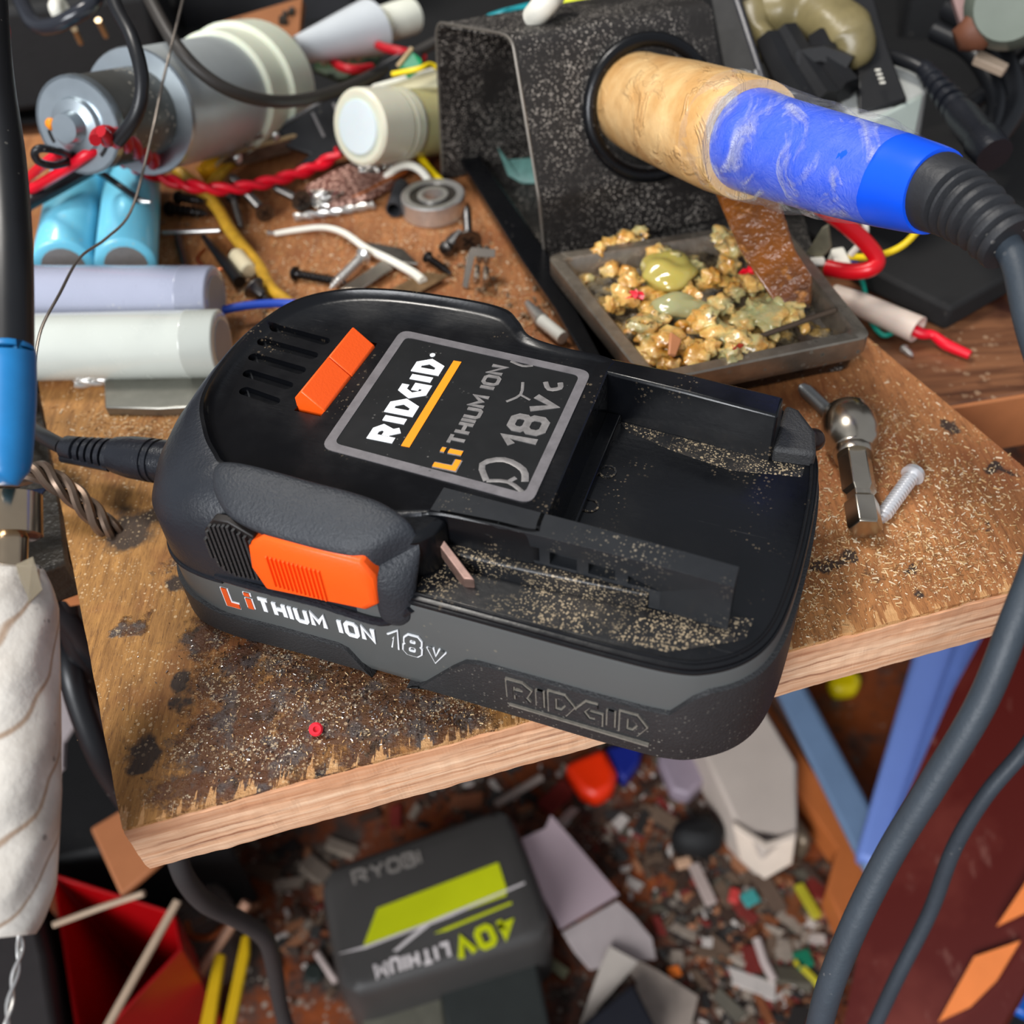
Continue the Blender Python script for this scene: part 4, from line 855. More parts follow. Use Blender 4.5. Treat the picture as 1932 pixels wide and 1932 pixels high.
ob('box_body', B().plate([Q(p) for p in [(706, 165, .026), (830, 128, .026), (832, 200, .018), (740, 212, .018)]], .012), CRM, cr_, 30, bevel=.001)
for a, b_ in (((706, 165), (830, 130)), ((706, 165), (716, 182)), ((735, 207), (832, 186))): ob('rim', B().tube([W(*a, .027), W(*b_, .027 if b_[1] < 185 else .020)], .0011, 8, smooth=1), M('bright cream rim', (244, 240, 224), .35), cr_)
gp = thing('green_circuit_scrap', W(775, 120, .02), 'bright green chipped circuit board scrap on top of the cream box', 'circuit board')
ob('board', B().plate([Q(p) for p in [(750, 125, .034), (765, 105, .037), (778, 98, .038), (795, 112, .036), (796, 130, .033), (770, 148, .031)]], .001), M('circuit green', (8, 140, 90), .35, var=.15), gp, 20)
ob('bare_edge', B().tube([W(750, 125, .0345), W(778, 90, .0395)], .0007, 6, smooth=1), PCBT, gp)
T('yellow_wire', 'short yellow wire end above the cream box', 'wire', [(740, 140, .032), (790, 130, .034), (812, 122, .033), (835, 135, .03)], .0009, YEL)
tu = thing('ointment_tube', W(640, 100, .0), 'crumpled white ointment tube with a white cap behind the motor', 'tube')
t0, t1 = W(560, 95, .03), W(703, 52, .026)
sd_ = (t1-t0).cross(V((0, 0, 1))).normalized()*1; upv = V((0, 0, 1))
ob('tube_body', B().loft([(t0, sd_*.002, upv*.005), (t0.lerp(t1, .3), sd_*.006, upv*.0065), (t0.lerp(t1, .8), sd_*.009, upv*.0095), (t1, sd_*.0105, upv*.0105), (t1+(t1-t0)*.02, sd_*.005, upv*.005)], 32), M('white tube skin', (206, 210, 212), .35, var=.12, vs=30), tu, 50)
ob('neck', B().cyl(t1, t1+(t1-t0)*.14, .005), IVORY, tu, 50)
ob('cap', B().lathe([(0, .0062), (.03, .0066), (.97, .0070), (1, .0066)], t1+(t1-t0)*.14, t1+(t1-t0)*.56, 32), M('white cap', (222, 222, 206), .4), tu, 40)
pb = thing('brown_circuit_board', W(500, 120, .0), 'brown perforated circuit board standing upright behind the motor', 'circuit board')
PBM = M('brown phenolic board', (146, 92, 54), .5, var=.15, vs=30)
ob('board', B().plate([Q(p) for p in [(405, 60, 0, .455), (420, 40, 0, .46), (570, -5, 0, .47), (576, 12, 0, .47), (556, 160, 0, .425), (400, 165, 0, .42)]], .0016), PBM, pb, 20)
for x, y, s_ in ((535, 42, 9), (552, 20, 5), (455, 42, 5), (486, 41, 3), (545, 118, 6), (549, 25, 6), (538, 27, 5)): ob('pad', B().blob(W(x, y, D=.4685-.00027*y-.0022), (s_*.00024, .0004, s_*.0003), 1, .3, 2, 2), M('dark pad', (40, 34, 24), .5), pb)
gs = thing('green_circuit_strip', W(660, 115, .0), 'green circuit strip with solder blobs below the ointment tube', 'circuit board')
ob('board', B().plate([Q(p) for p in [(590, 130, .012), (610, 88, .014), (690, 78, .014), (725, 88, .014), (705, 128, .012), (640, 150, .010)]], .0015), M('dark green board', (52, 74, 44), .4, var=.4, vs=200), gs, 20)
for k, (x, y) in enumerate(((628, 100), (645, 97), (662, 94), (695, 98), (612, 115), (655, 113), (675, 110), (640, 120))): ob('solder_blob', B().blob(W(x, y, .0165), .0019, k, .3), STL, gs)
T('red_wire', 'red wire hump lying on the green circuit strip', 'wire', [(618, 104, .019), (640, 125, .022), (668, 131, .022), (700, 128, .018)], .0017, M('deep red wire', (180, 16, 30), .45))
T('red_wire', 'red wire behind the ointment tube neck', 'wire', [(700, 78, .022), (725, 90, .024), (760, 98, .024), (800, 110, .02)], .0017, M('deep red wire', (180, 16, 30), .45))
# mesh sachet and bits
ms = newmat('pink mesh foil'); t = NT(ms); vo = t.n('TexVoronoi', {'Vector': t.co, 'Scale': 620})
c = t.mix(t.ramp(vo.outputs['Distance'], .2, .6), lin((196, 156, 140)), lin((122, 84, 72))); t.set(t.b.inputs['Base Color'], c); t.b.inputs['Roughness'].default_value = .4; t.b.inputs['Metallic'].default_value = .3; t.bump(vo.outputs['Distance'], .8, .001)
sa = thing('mesh_sachet', W(650, 335, 0), 'pinkish mesh foil sachet with crumpled silver ends', 'sachet')
ob('pouch', B().plate([Q(p) for p in [(572, 350, .004), (640, 312, .006), (690, 300, .006), (732, 322, .005), (745, 340, .004), (690, 372, .004), (628, 388, .003), (590, 372, .003)]], .003), ms, sa, 40, bevel=.001)
FOIL = M('crinkled foil', (214, 212, 208), .18, 1, bump=(500, 1), var=.2)
ob('foil_end', B().blob(W(605, 375, .003), (.007, .0035, .002), 3, .9, 2, 3), FOIL, sa, 0); ob('foil_end', B().blob(W(712, 305, .006), (.007, .006, .002), 6, .9, 2, 3), FOIL, sa, 0)
T('copper_strip', 'copper brown stick lying against the mesh sachet', 'stick', [(630, 393, .0015), (690, 365, .003), (765, 322, .004)], .0011, M('copper brown', (170, 96, 46), .4, .5))
hs_ = thing('shrink_tube', W(745, 375, 0), 'short hollow black heat shrink tube beside the ball bearing', 'tube')
h0, h1 = W(743, 396, .0030), W(758, 352, .0030)
ob('sleeve', B().lathe([(0, .0028), (1, .0028), (1, .0022), (0, .0022), (0, .0028)], h0, h1, 24, cap=False), M('shrink black', (44, 46, 50), .6), hs_, 40)
bc = W(820, 400, 0)
be = thing('ball_bearing', bc, 'round steel ball bearing lying flat between the shrink tube and the stand', 'bearing')
def zl_(prof): return B().lathe([(z/.01, r) for r, z in prof], bc, bc+V((0, 0, .01)), 48, cap=False)
ob('outer_race', zl_([(.0080, .0066), (.0104, .0068), (.0108, .0064), (.0108, .0004), (.0104, 0), (.0080, 0), (.0080, .0066)]), STL, be, 30)
ob('shield', zl_([(.0052, .0060), (.0080, .0062), (.0080, .0004), (.0052, .0004), (.0052, .0060)]), M('dirty steel shield', (100, 96, 92), .35, .9, var=.3, vs=500), be, 30)
ob('inner_race', zl_([(.0036, .0066), (.0052, .0066), (.0052, .0002), (.0036, .0002), (.0036, .0066)]), STL, be, 30)
T('white_wire', 'white wire arching behind the ball bearing', 'wire', [(728, 334, .004), (750, 316, .007), (775, 312, .008), (800, 328, .007), (822, 366, .003)], .0014, WHT)
T('red_wire', 'short red wire standing behind the ball bearing', 'wire', [(796, 280, .006), (804, 318, .004), (812, 350, .003), (814, 368, .0028)], .0016, RED)
T('yellow_wire', 'yellow wire running to the stand flange behind the ball bearing', 'wire', [(780, 276, .008), (808, 318, .005), (838, 350, .004), (868, 384, .003)], .0015, YEL)
ww = thing('white_wire', W(650, 470, 0), 'white wire with a bare tip curving across the board behind the battery', 'wire')
ob('insulation', B().tube([Q(p) for p in [(518, 441, .0014), (560, 434, .0016), (610, 429, .0022), (650, 440, .003), (690, 468, .0035), (735, 490, .003), (780, 515, .003), (798, 530, .003)]], [.0009, .0010, .0010, .0011, .0012, .0013, .0014, .0015], 10), WHT, ww, 60)
ob('bare_tip', B().tube([W(520, 441, .0014), W(505, 439, .0012)], .0007, 6, smooth=1), STL, ww)
ob('drill_bit', twistb([(556, 410, .0014), (630, 400, .0014), (706, 387, .0014)], .0006, .0009, 2, 1.1), STL, None, 50, label='slim twist drill bit behind the white wire', cat_='drill bit')
screw('screw', 'brown countersunk screw with cross head showing behind the drill bit', (570, 380, .005), (515, 352, .002), .0036, .0014, DSTL, head='flat')
screw('screw', 'steel bolt leaning under the red twist', (500, 402, .0035), (432, 328, .006), .0032, .0016, DSTL, head='flat')
screw('screw', 'short grey screw pointing down beside the glue strand', (440, 372, .004), (456, 432, .0016), .0026, .0012, DSTL, head='bugle')
screw('screw', 'coarse black wood screw behind the battery, left of the bright one', (550, 515, .0022), (655, 534, .0016), .0024, .0014, BSTL, head='pan')
screw('screw', 'bright zinc screw pointing at the battery rim', (686, 482, .0040), (622, 545, .0022), .0026, .0015, STL, head='bugle')
screw('screw', 'small black screw beside the white wire end', (806, 485, .0024), (852, 517, .0014), .0020, .0012, BSTL, head='bugle')
screw('screw', 'short dark cap screw beside the ball bearing front', (838, 474, .0030), (872, 436, .0034), .0026, .0020, DSTL, head='pan')
screw('screw', 'countersunk screw standing against the stand flange', (884, 456, .0045), (880, 388, .0085), .0042, .0014, DSTL, head='flat')
screw('screw', 'dark bugle head screw by the end of the white cells', (478, 542, .0045), (512, 572, .0014), .0038, .0016, DSTL, head='bugle')
screw('screw', 'dark threaded stud by the blue cells', (312, 392, .003), (392, 404, .003), .0026, .0019, BSTL, head='pan')
screw('screw', 'brown screw across the dark stud beside the motor', (330, 372, .006), (386, 380, .006), .0024, .0016, BSTL, head='pan')
fk = thing('contact_fork', W(905, 510, 0), 'bent steel contact fork with four prongs behind the battery', 'contact')
ob('back_plate', B().plate([Q(p) for p in [(872, 540, .001), (882, 480, .011), (890, 466, .012), (935, 470, .010), (934, 486, .009), (896, 484, .010), (882, 545, .0005)]], .0008), M('bright nickel', (168, 156, 142), .25, .9), fk, 20, bevel=.0001)
for k, (x, y) in enumerate(((905, 478), (918, 480), (900, 516), (917, 518))): ob('prong', B().tube([W(x, y-12, .0095-.003*(k > 1)), W(x, y+8, .0085-.003*(k > 1)), W(x-1, y+16, .006-.0035*(k > 1))], .0010, 8), M('bright nickel', (168, 156, 142), .25, .9), fk)
for i, (pts, lb) in enumerate((([(688, 455, .002), (760, 468, .002), (790, 498, .002), (740, 492, .002)], 'thin grey metal plate under the white wire'), ([(640, 545, .003), (725, 488, .003), (742, 506, .003), (680, 545, .003)], 'bright bent contact plate touching the battery rim'), ([(722, 552, .002), (800, 512, .003), (850, 518, .0025), (782, 556, .002)], 'tan and silver metal strip between wire end and battery rim'))):
    PL('metal_plate', lb, 'metal plate', pts, .0006, (DSTL, M('bright nickel', (168, 156, 142), .25, .9), M('bronze plate', (150, 120, 86), .35, .7, var=.4, vs=300))[i])
ob('ceramic_sleeve', B().lathe([(0, .0022), (.05, .0027), (.95, .0027), (1, .0024)], W(470, 512, .003), W(446, 482, .003), 24), M('ivory ceramic', (226, 212, 176), .5), None, 40, label='small ivory ceramic cylinder beside the glue strand', cat_='cylinder')
T('black_rod', 'tapered black plastic rod pointing at the dark bugle screw', 'rod', [(384, 446, .003), (420, 490, .003), (452, 532, .003)], [.0009, .0018, .0020], BLK)
T('copper_ring', 'thin copper wire ring beside the black rod', 'wire', [(385, 470, .0006), (372, 488, .0006), (388, 505, .0006), (420, 508, .0006), (432, 500, .0006)], .0005, M('copper', (190, 110, 70), .3, .9), n=6)
T('steel_pin', 'grey steel pin right of the blue cells', 'pin', [(335, 446, .0012), (352, 512, .0012)], .0012, DSTL, sm=1)
T('steel_rod', 'thin bright steel rod above the pin', 'rod', [(306, 440, .002), (415, 435, .002)], .0008, STL, sm=1)
T('blue_wire', 'blue wire running from the white cell under the battery rim', 'wire', [(418, 586, .006), (470, 576, .006), (540, 572, .005), (600, 580, .004)], .0013, BLU)
ob('twisted_steel_rod', twistb([(142, 724, .0014), (230, 712, .0018), (330, 702, .0016), (400, 700, .0014)], .0009, .0008, 3, .8), STL, None, 50, label='twisted steel rod lying along the front of the white cell', cat_='rod')
PL('steel_bar', 'flat grey steel bar partly under the battery, before the white cell', 'bar', [(196, 716, .003), (300, 712, .003), (470, 700, .003), (470, 760, .003), (300, 770, .003), (198, 768, .003)], .003, M('dull flat steel', (140, 138, 130), .35, .9, var=.15, vs=200))
br = ob('twisted_braid', twistb([(-30, 940, .012), (20, 905, .013), (70, 890, .014), (110, 912, .012), (140, 935, .009), (175, 968, .005), (205, 998, .001), (225, 1010, -.004)], .0018, .0011, 4, .5), M('brown steel braid', (116, 98, 84), .35, .7, var=.3), None, 50, label='brown twisted wire braid ending in a burnt hole of the board', cat_='wire')
PL('dark_flat_cable', 'dark blue flat strip under the braid at the left edge', 'strip', [(-20, 945, .008), (40, 925, .009), (90, 918, .009), (40, 975, .006), (-20, 990, .006)], .001, M('navy strip', (30, 38, 58), .4))
# front right things
so = thing('socket_adapter', W(1600, 900, 0), 'nickel hex shank socket adapter with ball end, right of the battery', 'socket adapter')
s0, s1 = W(1597, 775, .0075), W(1633, 1000, .0042)
NI = M('nickel plate', (186, 176, 160), .25, 1, var=.15, vs=100, dust=(900, .2, (190, 170, 140), .52))
ob('socket', B().lathe([(0, .0045), (.02, .0056), (.12, .0066), (.22, .0068), (.30, .0060), (.34, .0048), (.36, .0044), (.38, .0048), (.42, .0044)], s0, s1, 32), NI, so, 60)
ob('hex_shank', B().lathe([(.38, .0040), (.70, .0040), (.73, .0032), (.77, .0032), (.80, .0040), (.98, .0040), (1, .0036)], s0, s1, 6), NI, so, 30, bevel=.0002)
screw('screw', 'bright silver pan head screw lying right of the hex shank', (1728, 888, .0030), (1655, 988, .0016), .0028, .0017, M('bright zinc', (228, 228, 230), .3, .6), coarse=False)
screw('screw', 'grey screw with its tip under the socket ball', (1575, 790, .0030), (1508, 726, .0016), .0022, .0017, M('zinc grey', (132, 132, 130), .4, .9), coarse=False)
ob('red_bit', B().lathe([(0, .0013), (.8, .0014), (1, .0010), (1, .0006), (.7, .0005)], W(596, 1376, 0), W(596, 1376, .0018), 20), M('red bit', (236, 44, 60), .35), None, 40, label='tiny red plastic ring on the burnt front of the board', cat_='scrap')
fu = thing('glass_fuse', W(1030, 620, 0), 'white tubular component between battery rim and stand flange', 'component')
ob('tube', B().cyl(W(1062, 638, .003), W(1022, 605, .003), .0019), M('milk white', (212, 210, 200), .3), fu); ob('end_lead', B().cyl(W(1022, 605, .003), W(995, 572, .002), .0022, .0010), STL, fu)
for i, (x, y, r) in enumerate(((985, 565, 9), (1000, 585, 10), (965, 560, 7), (1012, 600, 8), (1035, 590, 6))):
    pass
cb = B(); rnd = random.Random(9)
for i in range(70):
    x, y = rnd.choice(((990, 575), (1000, 590), (930, 545), (360, 400), (620, 540), (350, 430), (470, 560), (900, 470), (500, 590), (860, 500), (440, 530))); 
    cb.blob(W(x+rnd.gauss(0, 22), y+rnd.gauss(0, 12), .0006), rnd.uniform(.0004, .0013), i, .9, 2, 1, sharp=True)
ob('board_grit', cb, M('grey brown grit', (140, 112, 84), .6, var=.7, vs=900), smooth=0, label='grit and crumbs among the hardware on the rear of the board', cat_='grit', kind='stuff')
# leaf scrap inside the stand
PL('teal_scrap', 'crumpled teal plastic scrap lying inside the stand', 'scrap', [(938, 275, .012), (958, 300, .008), (1010, 296, .010), (1045, 300, .010), (1040, 345, .005), (985, 345, .004), (958, 330, .006)], .001, M('teal plastic', (92, 132, 124), .4, var=.4, vs=200), smooth=0)
# ---------- far background ----------
def box8(name, lb, ct, pts, h, mat, bevel=.002):
    P = [Q(p) for p in pts]; return ob(name, B().rings([[p-V((0, 0, h)) for p in P], P]), mat, bevel=bevel, label=lb, cat_=ct)
def box9(name, lb, x0, x1, y0, y1, z1, mat, z0=0, rz=0, bevel=.003, ct='box'):
    c = V(((x0+x1)/2, (y0+y1)/2, (z0+z1)/2)); return ob(name, B().box(c, (x1-x0, y1-y0, z1-z0), Matrix.Rotation(rz, 3, 'Z')), mat, bevel=bevel, label=lb, cat_=ct)
box9('black_adapter', 'large dusty black adapter box behind the motor at rear left', -.36, -.13, .415, .47, .040, BLKM, rz=.12)
box9('black_case', 'black case in the far left corner of the bench', -.42, -.16, .50, .58, .11, BLK, z0=-.0177)
box9('dark_device', 'dark grey device at the top edge beside the brown circuit board', -.15, -.06, .545, .60, .12, M('dark grey shell', (44, 44, 46), .5, var=.3, vs=40), z0=-.0177)
box9('black_case', 'black case behind the ointment tube at the top of the photo', -.055, .10, .60, .66, .14, BLKM, z0=-.0177)
box9('black_case', 'black case behind the iron stand', .105, .25, .56, .62, .14, BLK, z0=-.0177)
for i, (a, b_) in enumerate((((140, 55), (152, 80)), ((185, 38), (200, 68)))): T('plug_pin', ('left', 'right')[i]+' of two brass pins standing on the black adapter box', 'pin', [(a[0], a[1], .047), (b_[0], b_[1], .040)], .0011, M('pale brass', (170, 150, 120), .35, .7), sm=1)
T('white_clip', 'white plastic hook at the top left', 'clip', [(112, 32, .055), (104, 14, .058), (110, 4, .058), (122, 22, .055)], .0022, WHT)
T('glossy_cable', 'glossy black cable bowing over the black adapter box', 'cable', [(30, -20, .06), (60, 40, .055), (95, 50, .055), (140, 30, .058), (175, 5, .06), (190, -30, .06)], .0026, M('glossy cable', (40, 42, 48), .15), n=12)
T('red_wire', 'red wire loop at the far left edge', 'wire', [(-15, 95, 0, .36), (2, 45, 0, .36), (10, 60, 0, .36), (6, 85, 0, .355), (-8, 110, 0, .35)], .0013, RED)
T('pale_cord', 'pale knotted cord end at the far left edge', 'cord', [(-8, 80, 0, .35), (0, 95, 0, .35), (2, 125, 0, .345), (-4, 150, 0, .345)], .0016, IVORY)
T('white_cable', 'white cable end rising behind the stand top', 'cable', [(1008, 32, .065), (1030, 5, .07), (1060, -30, .07)], .0035, WHT, n=16)
PL('teal_plier_grip', 'teal and yellow tool grip behind the stand', 'tool', [(915, 30, .05), (960, 15, .052), (1040, -5, .052), (1060, 40, .045), (968, 60, .045)], .01, M('teal rubber', (20, 140, 150), .45), bevel=.003)
PL('yellow_tool_grip', 'yellow tool grip beside the teal one behind the stand', 'tool', [(990, 12, .056), (1120, -25, .058), (1200, 5, .056), (1100, 25, .054), (1030, 22, .054)], .008, M('lime yellow rubber', (214, 222, 20), .45), bevel=.003)
PL('teal_tool_tip', 'teal tool end with yellow tip seen through the stand', 'tool', [(944, 55, .050), (975, 55, .050), (975, 117, .040), (958, 117, .040), (944, 95, .043)], .004, M('teal rubber', (20, 140, 150), .45), bevel=.002)
# right rear
gf = thing('glued_frame', W(1500, 150, .0), 'black plastic frame with olive glue behind the iron handle', 'frame')
ob('left_bar', B().plate([Q(p) for p in [(1335, -30, 0, .37), (1392, -30, 0, .37), (1440, 130, 0, .35), (1475, 250, 0, .34), (1400, 250, 0, .34), (1362, 120, 0, .355)]], .006), M('deep black bar', (9, 9, 10), .6), gf, 30, bevel=.0006)
ob('bar_edge', B().tube([Q((1380, -30, 0, .368)), Q((1432, 130, 0, .348)), Q((1468, 250, 0, .338))], .0009, 8, smooth=1), M('grey edge', (60, 60, 66), .35), gf)
for k in range(3): ob('bar_rib', B().tube([Q((1402+k*12, 142-k*3, 0, .342)), Q((1412+k*12, 175-k*3, 0, .338))], .0011, 8, smooth=1), M('grey edge', (92, 92, 98), .3), gf)
ob('right_bar', B().plate([Q(p) for p in [(1562, -40, 0, .40), (1640, -40, 0, .40), (1676, 90, 0, .375), (1712, 185, 0, .36), (1620, 215, 0, .355), (1618, 60, 0, .38)]], .007), BLK, gf, 30, bevel=.0006)
ob('back_shell', B().plate([Q(p) for p in [(1380, -40, 0, .43), (1600, -40, 0, .44), (1640, 220, 0, .395), (1480, 260, 0, .38)]], .01), BLKM, gf, 30, bevel=.001)
for k, (x, y) in enumerate(((1622, 40), (1625, 48), (1628, 56), (1631, 64), (1656, 132), (1659, 140), (1662, 148), (1665, 156))): ob('white_mark', B().box(W(x, y, D=.3785-.00016*max(0, y-30)-.003), (.0016, .0005, .0005)), WHT, gf, 0)
OLG = M('olive hardened glue', (124, 112, 76), .35, var=.3, vs=120, bump=(300, .4))
b = B()
b.tube([Q(p) for p in [(1420, 20, 0, .385), (1470, 20, 0, .385), (1530, 25, 0, .385), (1580, 50, 0, .378), (1608, 85, 0, .372), (1600, 118, 0, .368)]], [.006, .0085, .0088, .0085, .0075, .003], 18)
for v in b.b.verts: v.co += noise.noise_vector(v.co*90)*.002
ob('glue_bead', b, OLG, gf, 80, label='olive hardened glue bead')
b = B().tube([Q(p) for p in [(1418, 20, 0, .383), (1425, 55, 0, .378), (1440, 80, 0, .374), (1432, 112, 0, .37)]], [.006, .0045, .0045, .0015], 14)
for v in b.b.verts: v.co += noise.noise_vector(v.co*90)*.002
ob('glue_drip', b, OLG, gf, 80)
for k, pts in enumerate(([(1450, 75, 0, .37), (1480, 140, 0, .362), (1530, 210, 0, .355)], [(1480, 62, 0, .372), (1520, 130, 0, .364), (1560, 190, 0, .357)], [(1550, 70, 0, .372), (1560, 120, 0, .366), (1600, 170, 0, .36)], [(1500, 120, 0, .365), (1550, 110, 0, .366), (1600, 130, 0, .365)])):
    ob('inner_rib', B().tube([Q(p) for p in pts], .0045, 6, smooth=2), BLK, gf, 20)
gb = thing('grey_box', W(1680, 230, 0), 'grey white plastic box corner behind the blue barrel', 'box')
GB = M('grey white plastic', (176, 178, 174), .45, var=.1)
ob('lid_face', B().plate([Q(p) for p in [(1572, 170, 0, .372), (1620, 150, 0, .378), (1700, 110, 0, .39), (1755, 130, 0, .385), (1745, 175, 0, .37), (1705, 195, 0, .362), (1640, 225, 0, .352), (1600, 215, 0, .356)]], .02), GB, gb, 30, bevel=.001)
ob('side_face', B().plate([Q(p) for p in [(1640, 228, 0, .350), (1705, 195, 0, .360), (1745, 175, 0, .368), (1722, 290, 0, .36), (1660, 300, 0, .35)]], .02), M('pale green grey plastic', (170, 180, 172), .4), gb, 30, bevel=.001)
bc_ = thing('barrel_plug', W(1800, 200, .02), 'second black barrel plug with ridged relief, rear right by the grey box', 'plug')
k0, k1 = Q((1870, 285, 0, .340)), Q((1745, 132, 0, .372))
ob('plug_body', B().lathe([(-.05, .0052), (.12, .0056), (.14, .0050), (.40, .0047), (.5, .0040)], k0, k1, 28), SHOULD, bc_, 40)
pr = []
for k in range(5): a = .50+k*.09; pr += [(a, .0042-.0002*k), (a+.045, .0042-.0002*k), (a+.05, .0028), (a+.085, .0028)]
ob('strain_relief', B().lathe(pr+[(.98, .003), (1.05, .0022)], k0, k1, 24), SHOULD, bc_, 40)
ob('cable', B().tube([k0.lerp(k1, .98), Q((1715, 118, 0, .375)), Q((1670, 108, 0, .382)), Q((1600, 130, 0, .39))], .0022, 12), CAB, bc_, 60)
box8('black_box', 'large matt black box under the iron cable at the right', 'box', [(1640, 505, -.009), (1478, 405, -.009), (1480, 310, -.009), (1700, 250, -.009), (2080, 160, -.009), (2080, 420, -.009), (1795, 582, -.009)], .0085, M('charcoal fabric', (24, 23, 23), .8, var=.2, bump=(900, .3), dust=(500, .14, (90, 84, 76), .52)), .0015)
for i, pts in enumerate(([(1765, 60, 0, .43), (1835, 100, 0, .42), (1880, 180, 0, .41), (1870, 250, 0, .40)], [(1790, 20, 0, .44), (1880, 90, 0, .42), (1915, 190, 0, .41), (1880, 260, 0, .40)], [(1960, 90, 0, .42), (1900, 140, 0, .42), (1830, 200, 0, .41)])):
    T('black_cable', ('inner', 'outer', 'crossing')[i]+' black cable loop in the rear right corner', 'cable', pts, (.0035, .004, .003)[i], CAB)
PL('dark_fill_mat', 'added dark fill mat on the bench under the far clutter', 'mat', [(1480, 318, -.0145), (2150, 170, -.0145), (2150, -80, -.0145), (-160, -60, -.0145), (-160, 232, -.0145), (900, 196, -.0145)], .0028, BLKM)  # added dark sheet, keeps the bench black behind the far clutter
box9('black_case', 'black case filling the rear right corner', .20, .40, .44, .54, .12, BLKM, z0=-.0177, rz=-.3)
ob('round_lens', B().lathe([(0, .010), (.1, .0135), (1, .015)], W(1905, 10, .055), W(1930, -25, .04), 32), M('olive grey dome', (112, 120, 108), .3, var=.1), None, 50, label='olive grey domed cap in the top right corner', cat_='cap')
ob('brown_bead', B().blob(W(1838, 60, .045), .006, 3, .3), M('rust brown', (104, 62, 42), .6), None, 50, label='rusty brown lump below the domed cap', cat_='scrap')
PL('pink_plastic', 'pinkish plastic scrap in the top right corner', 'scrap', [(1796, -10, .05), (1835, -10, .05), (1860, 45, .045), (1825, 70, .04), (1812, 40, .045)], .004, M('pinkish grey', (140, 112, 108), .5, var=.2))
PL('tan_card', 'small tan card piece beside the rusty lump', 'scrap', [(1838, 108, .035), (1850, 92, .036), (1905, 120, .034), (1895, 132, .033)], .003, M('tan card', (170, 150, 130), .6))
T('red_cable', 'thick red cable hooking down under the blue barrel', 'cable', [(1470, 350, .030), (1520, 375, .028), (1580, 412, .022), (1630, 455, .015), (1655, 490, .010), (1640, 508, .008), (1600, 512, .006), (1560, 505, .005)], .0024, M('red cable', (206, 14, 28), .3), n=14)
T('white_wire', 'thin white wire dropping behind the red cable', 'wire', [(1618, 380, .022), (1632, 420, .018), (1630, 450, .014), (1605, 480, .008)], .0010, WHT)
T('yellow_wire', 'thin yellow wire curving right from the white plug', 'wire', [(1760, 390, .020), (1735, 430, .015), (1700, 465, .010), (1650, 484, .006), (1600, 484, .006)], .0010, YEL)
T('teal_wire', 'thin teal wire beside the white sleeve', 'wire', [(1598, 488, .003), (1622, 520, -.012), (1632, 552, -.016), (1640, 600, -.016), (1665, 632, -.016), (1690, 625, -.016)], .0008, M('teal wire', (20, 150, 130), .4))
T('blue_wire', 'thin blue wire behind the white sleeve', 'wire', [(1606, 490, .003), (1640, 520, -.012), (1665, 548, -.016), (1700, 545, -.016)], .0008, BLU)
PL('white_plug', 'small white wire plug above the red cable end', 'connector', [(1568, 468, .008), (1592, 464, .008), (1610, 500, .006), (1578, 505, .006)], .005, WHT, bevel=.0006)
PL('white_plug', 'small white plug at the end of the thick red cable', 'connector', [(1528, 486, .008), (1556, 484, .008), (1560, 502, .006), (1522, 500, .006)], .004, WHT, bevel=.0006)
PL('small_circuit_board', 'small dusty circuit scrap left of the white plugs', 'circuit board', [(1520, 480, .006), (1550, 432, .016), (1562, 425, .017), (1568, 470, .010), (1548, 490, .006)], .0015, M('dusty board', (120, 116, 96), .6, var=.4, vs=200))
sv_ = thing('white_sleeve', W(1650, 580, -.017), 'pinkish white plastic sleeve with a red wire end, right of the steel tray', 'sleeve')
e0, e1 = W(1572, 552, -.0125), W(1732, 622, -.0125)
ob('sleeve', B().lathe([(0, .0030), (.3, .0040), (1, .0046), (1, .0038), (0, .0024)], e0, e1, 28, cap=False, squash=.85), M('pinkish white sleeve', (214, 194, 180), .5, var=.08, sss=.2), sv_, 50)
ob('red_wire', B().tube([Q(p) for p in [(1690, 604, -.0128), (1735, 628, -.0145), (1760, 632, -.0145), (1785, 650, -.0155), (1830, 670, -.0158)]], [.0018, .0018, .0014, .0018, .0014], 10), RED, sv_, 60, label='red wire end')
screw('screw', 'tiny silver screw on the dark bench right of the sleeve', (1702, 655, -.0165), (1722, 672, -.0165), .0014, .0010, STL)
# ---------- things below the board ----------
def FB(name, lb, ct, pts, top, mat, bevel=.002, th=None, par=None):
    """block standing on the floor whose top outline is seen at the given photo positions"""
    z = FZ+top; h_ = th or top-.0002; P = [W(x, y, z) for x, y in pts]
    return ob(name, B().rings([[p-V((0, 0, h_)) for p in P], P]), mat, par, bevel=bevel, label=lb, cat_=ct)
ry = thing('power_tool_battery', W(830, 1700, FZ), 'dark grey outdoor tool battery with lime green label lying on the floor', 'battery')
RY = M('charcoal battery shell', (62, 60, 58), .5, var=.1, vs=40, bump=(600, .2))
zt = FZ+.062
rc = [W(598, 1640, zt), W(960, 1512, zt), W(1052, 1762, zt), W(640, 1888, zt)]
ob('shell', B().rings([rq(rc, .004, .012, -.0618), rq(rc, 0, .012, -.05), rq(rc, 0, .012, -.006), rq(rc, .0015, .011, -.0015), rq(rc, .005, .01, 0)]), RY, ry, 50)
def rp(s_, t_, dz=.0004): return rc[0].lerp(rc[1], s_).lerp(rc[3].lerp(rc[2], s_), t_)+V((0, 0, dz))
LIME = M('lime print', (196, 204, 22), .4, var=.06); PW = M('printed white', (214, 206, 204), .5, var=.1)
def RPP(px_, py_, dz): p = W(px_, py_, zt); return p+V((0, 0, dz))
ob('lime_panel', B().plate([RPP(*p, .0006) for p in [(686, 1785), (712, 1715), (940, 1628), (956, 1678), (955, 1690), (800, 1745)]], .0008), LIME, ry, 20, label='lime green label panel')
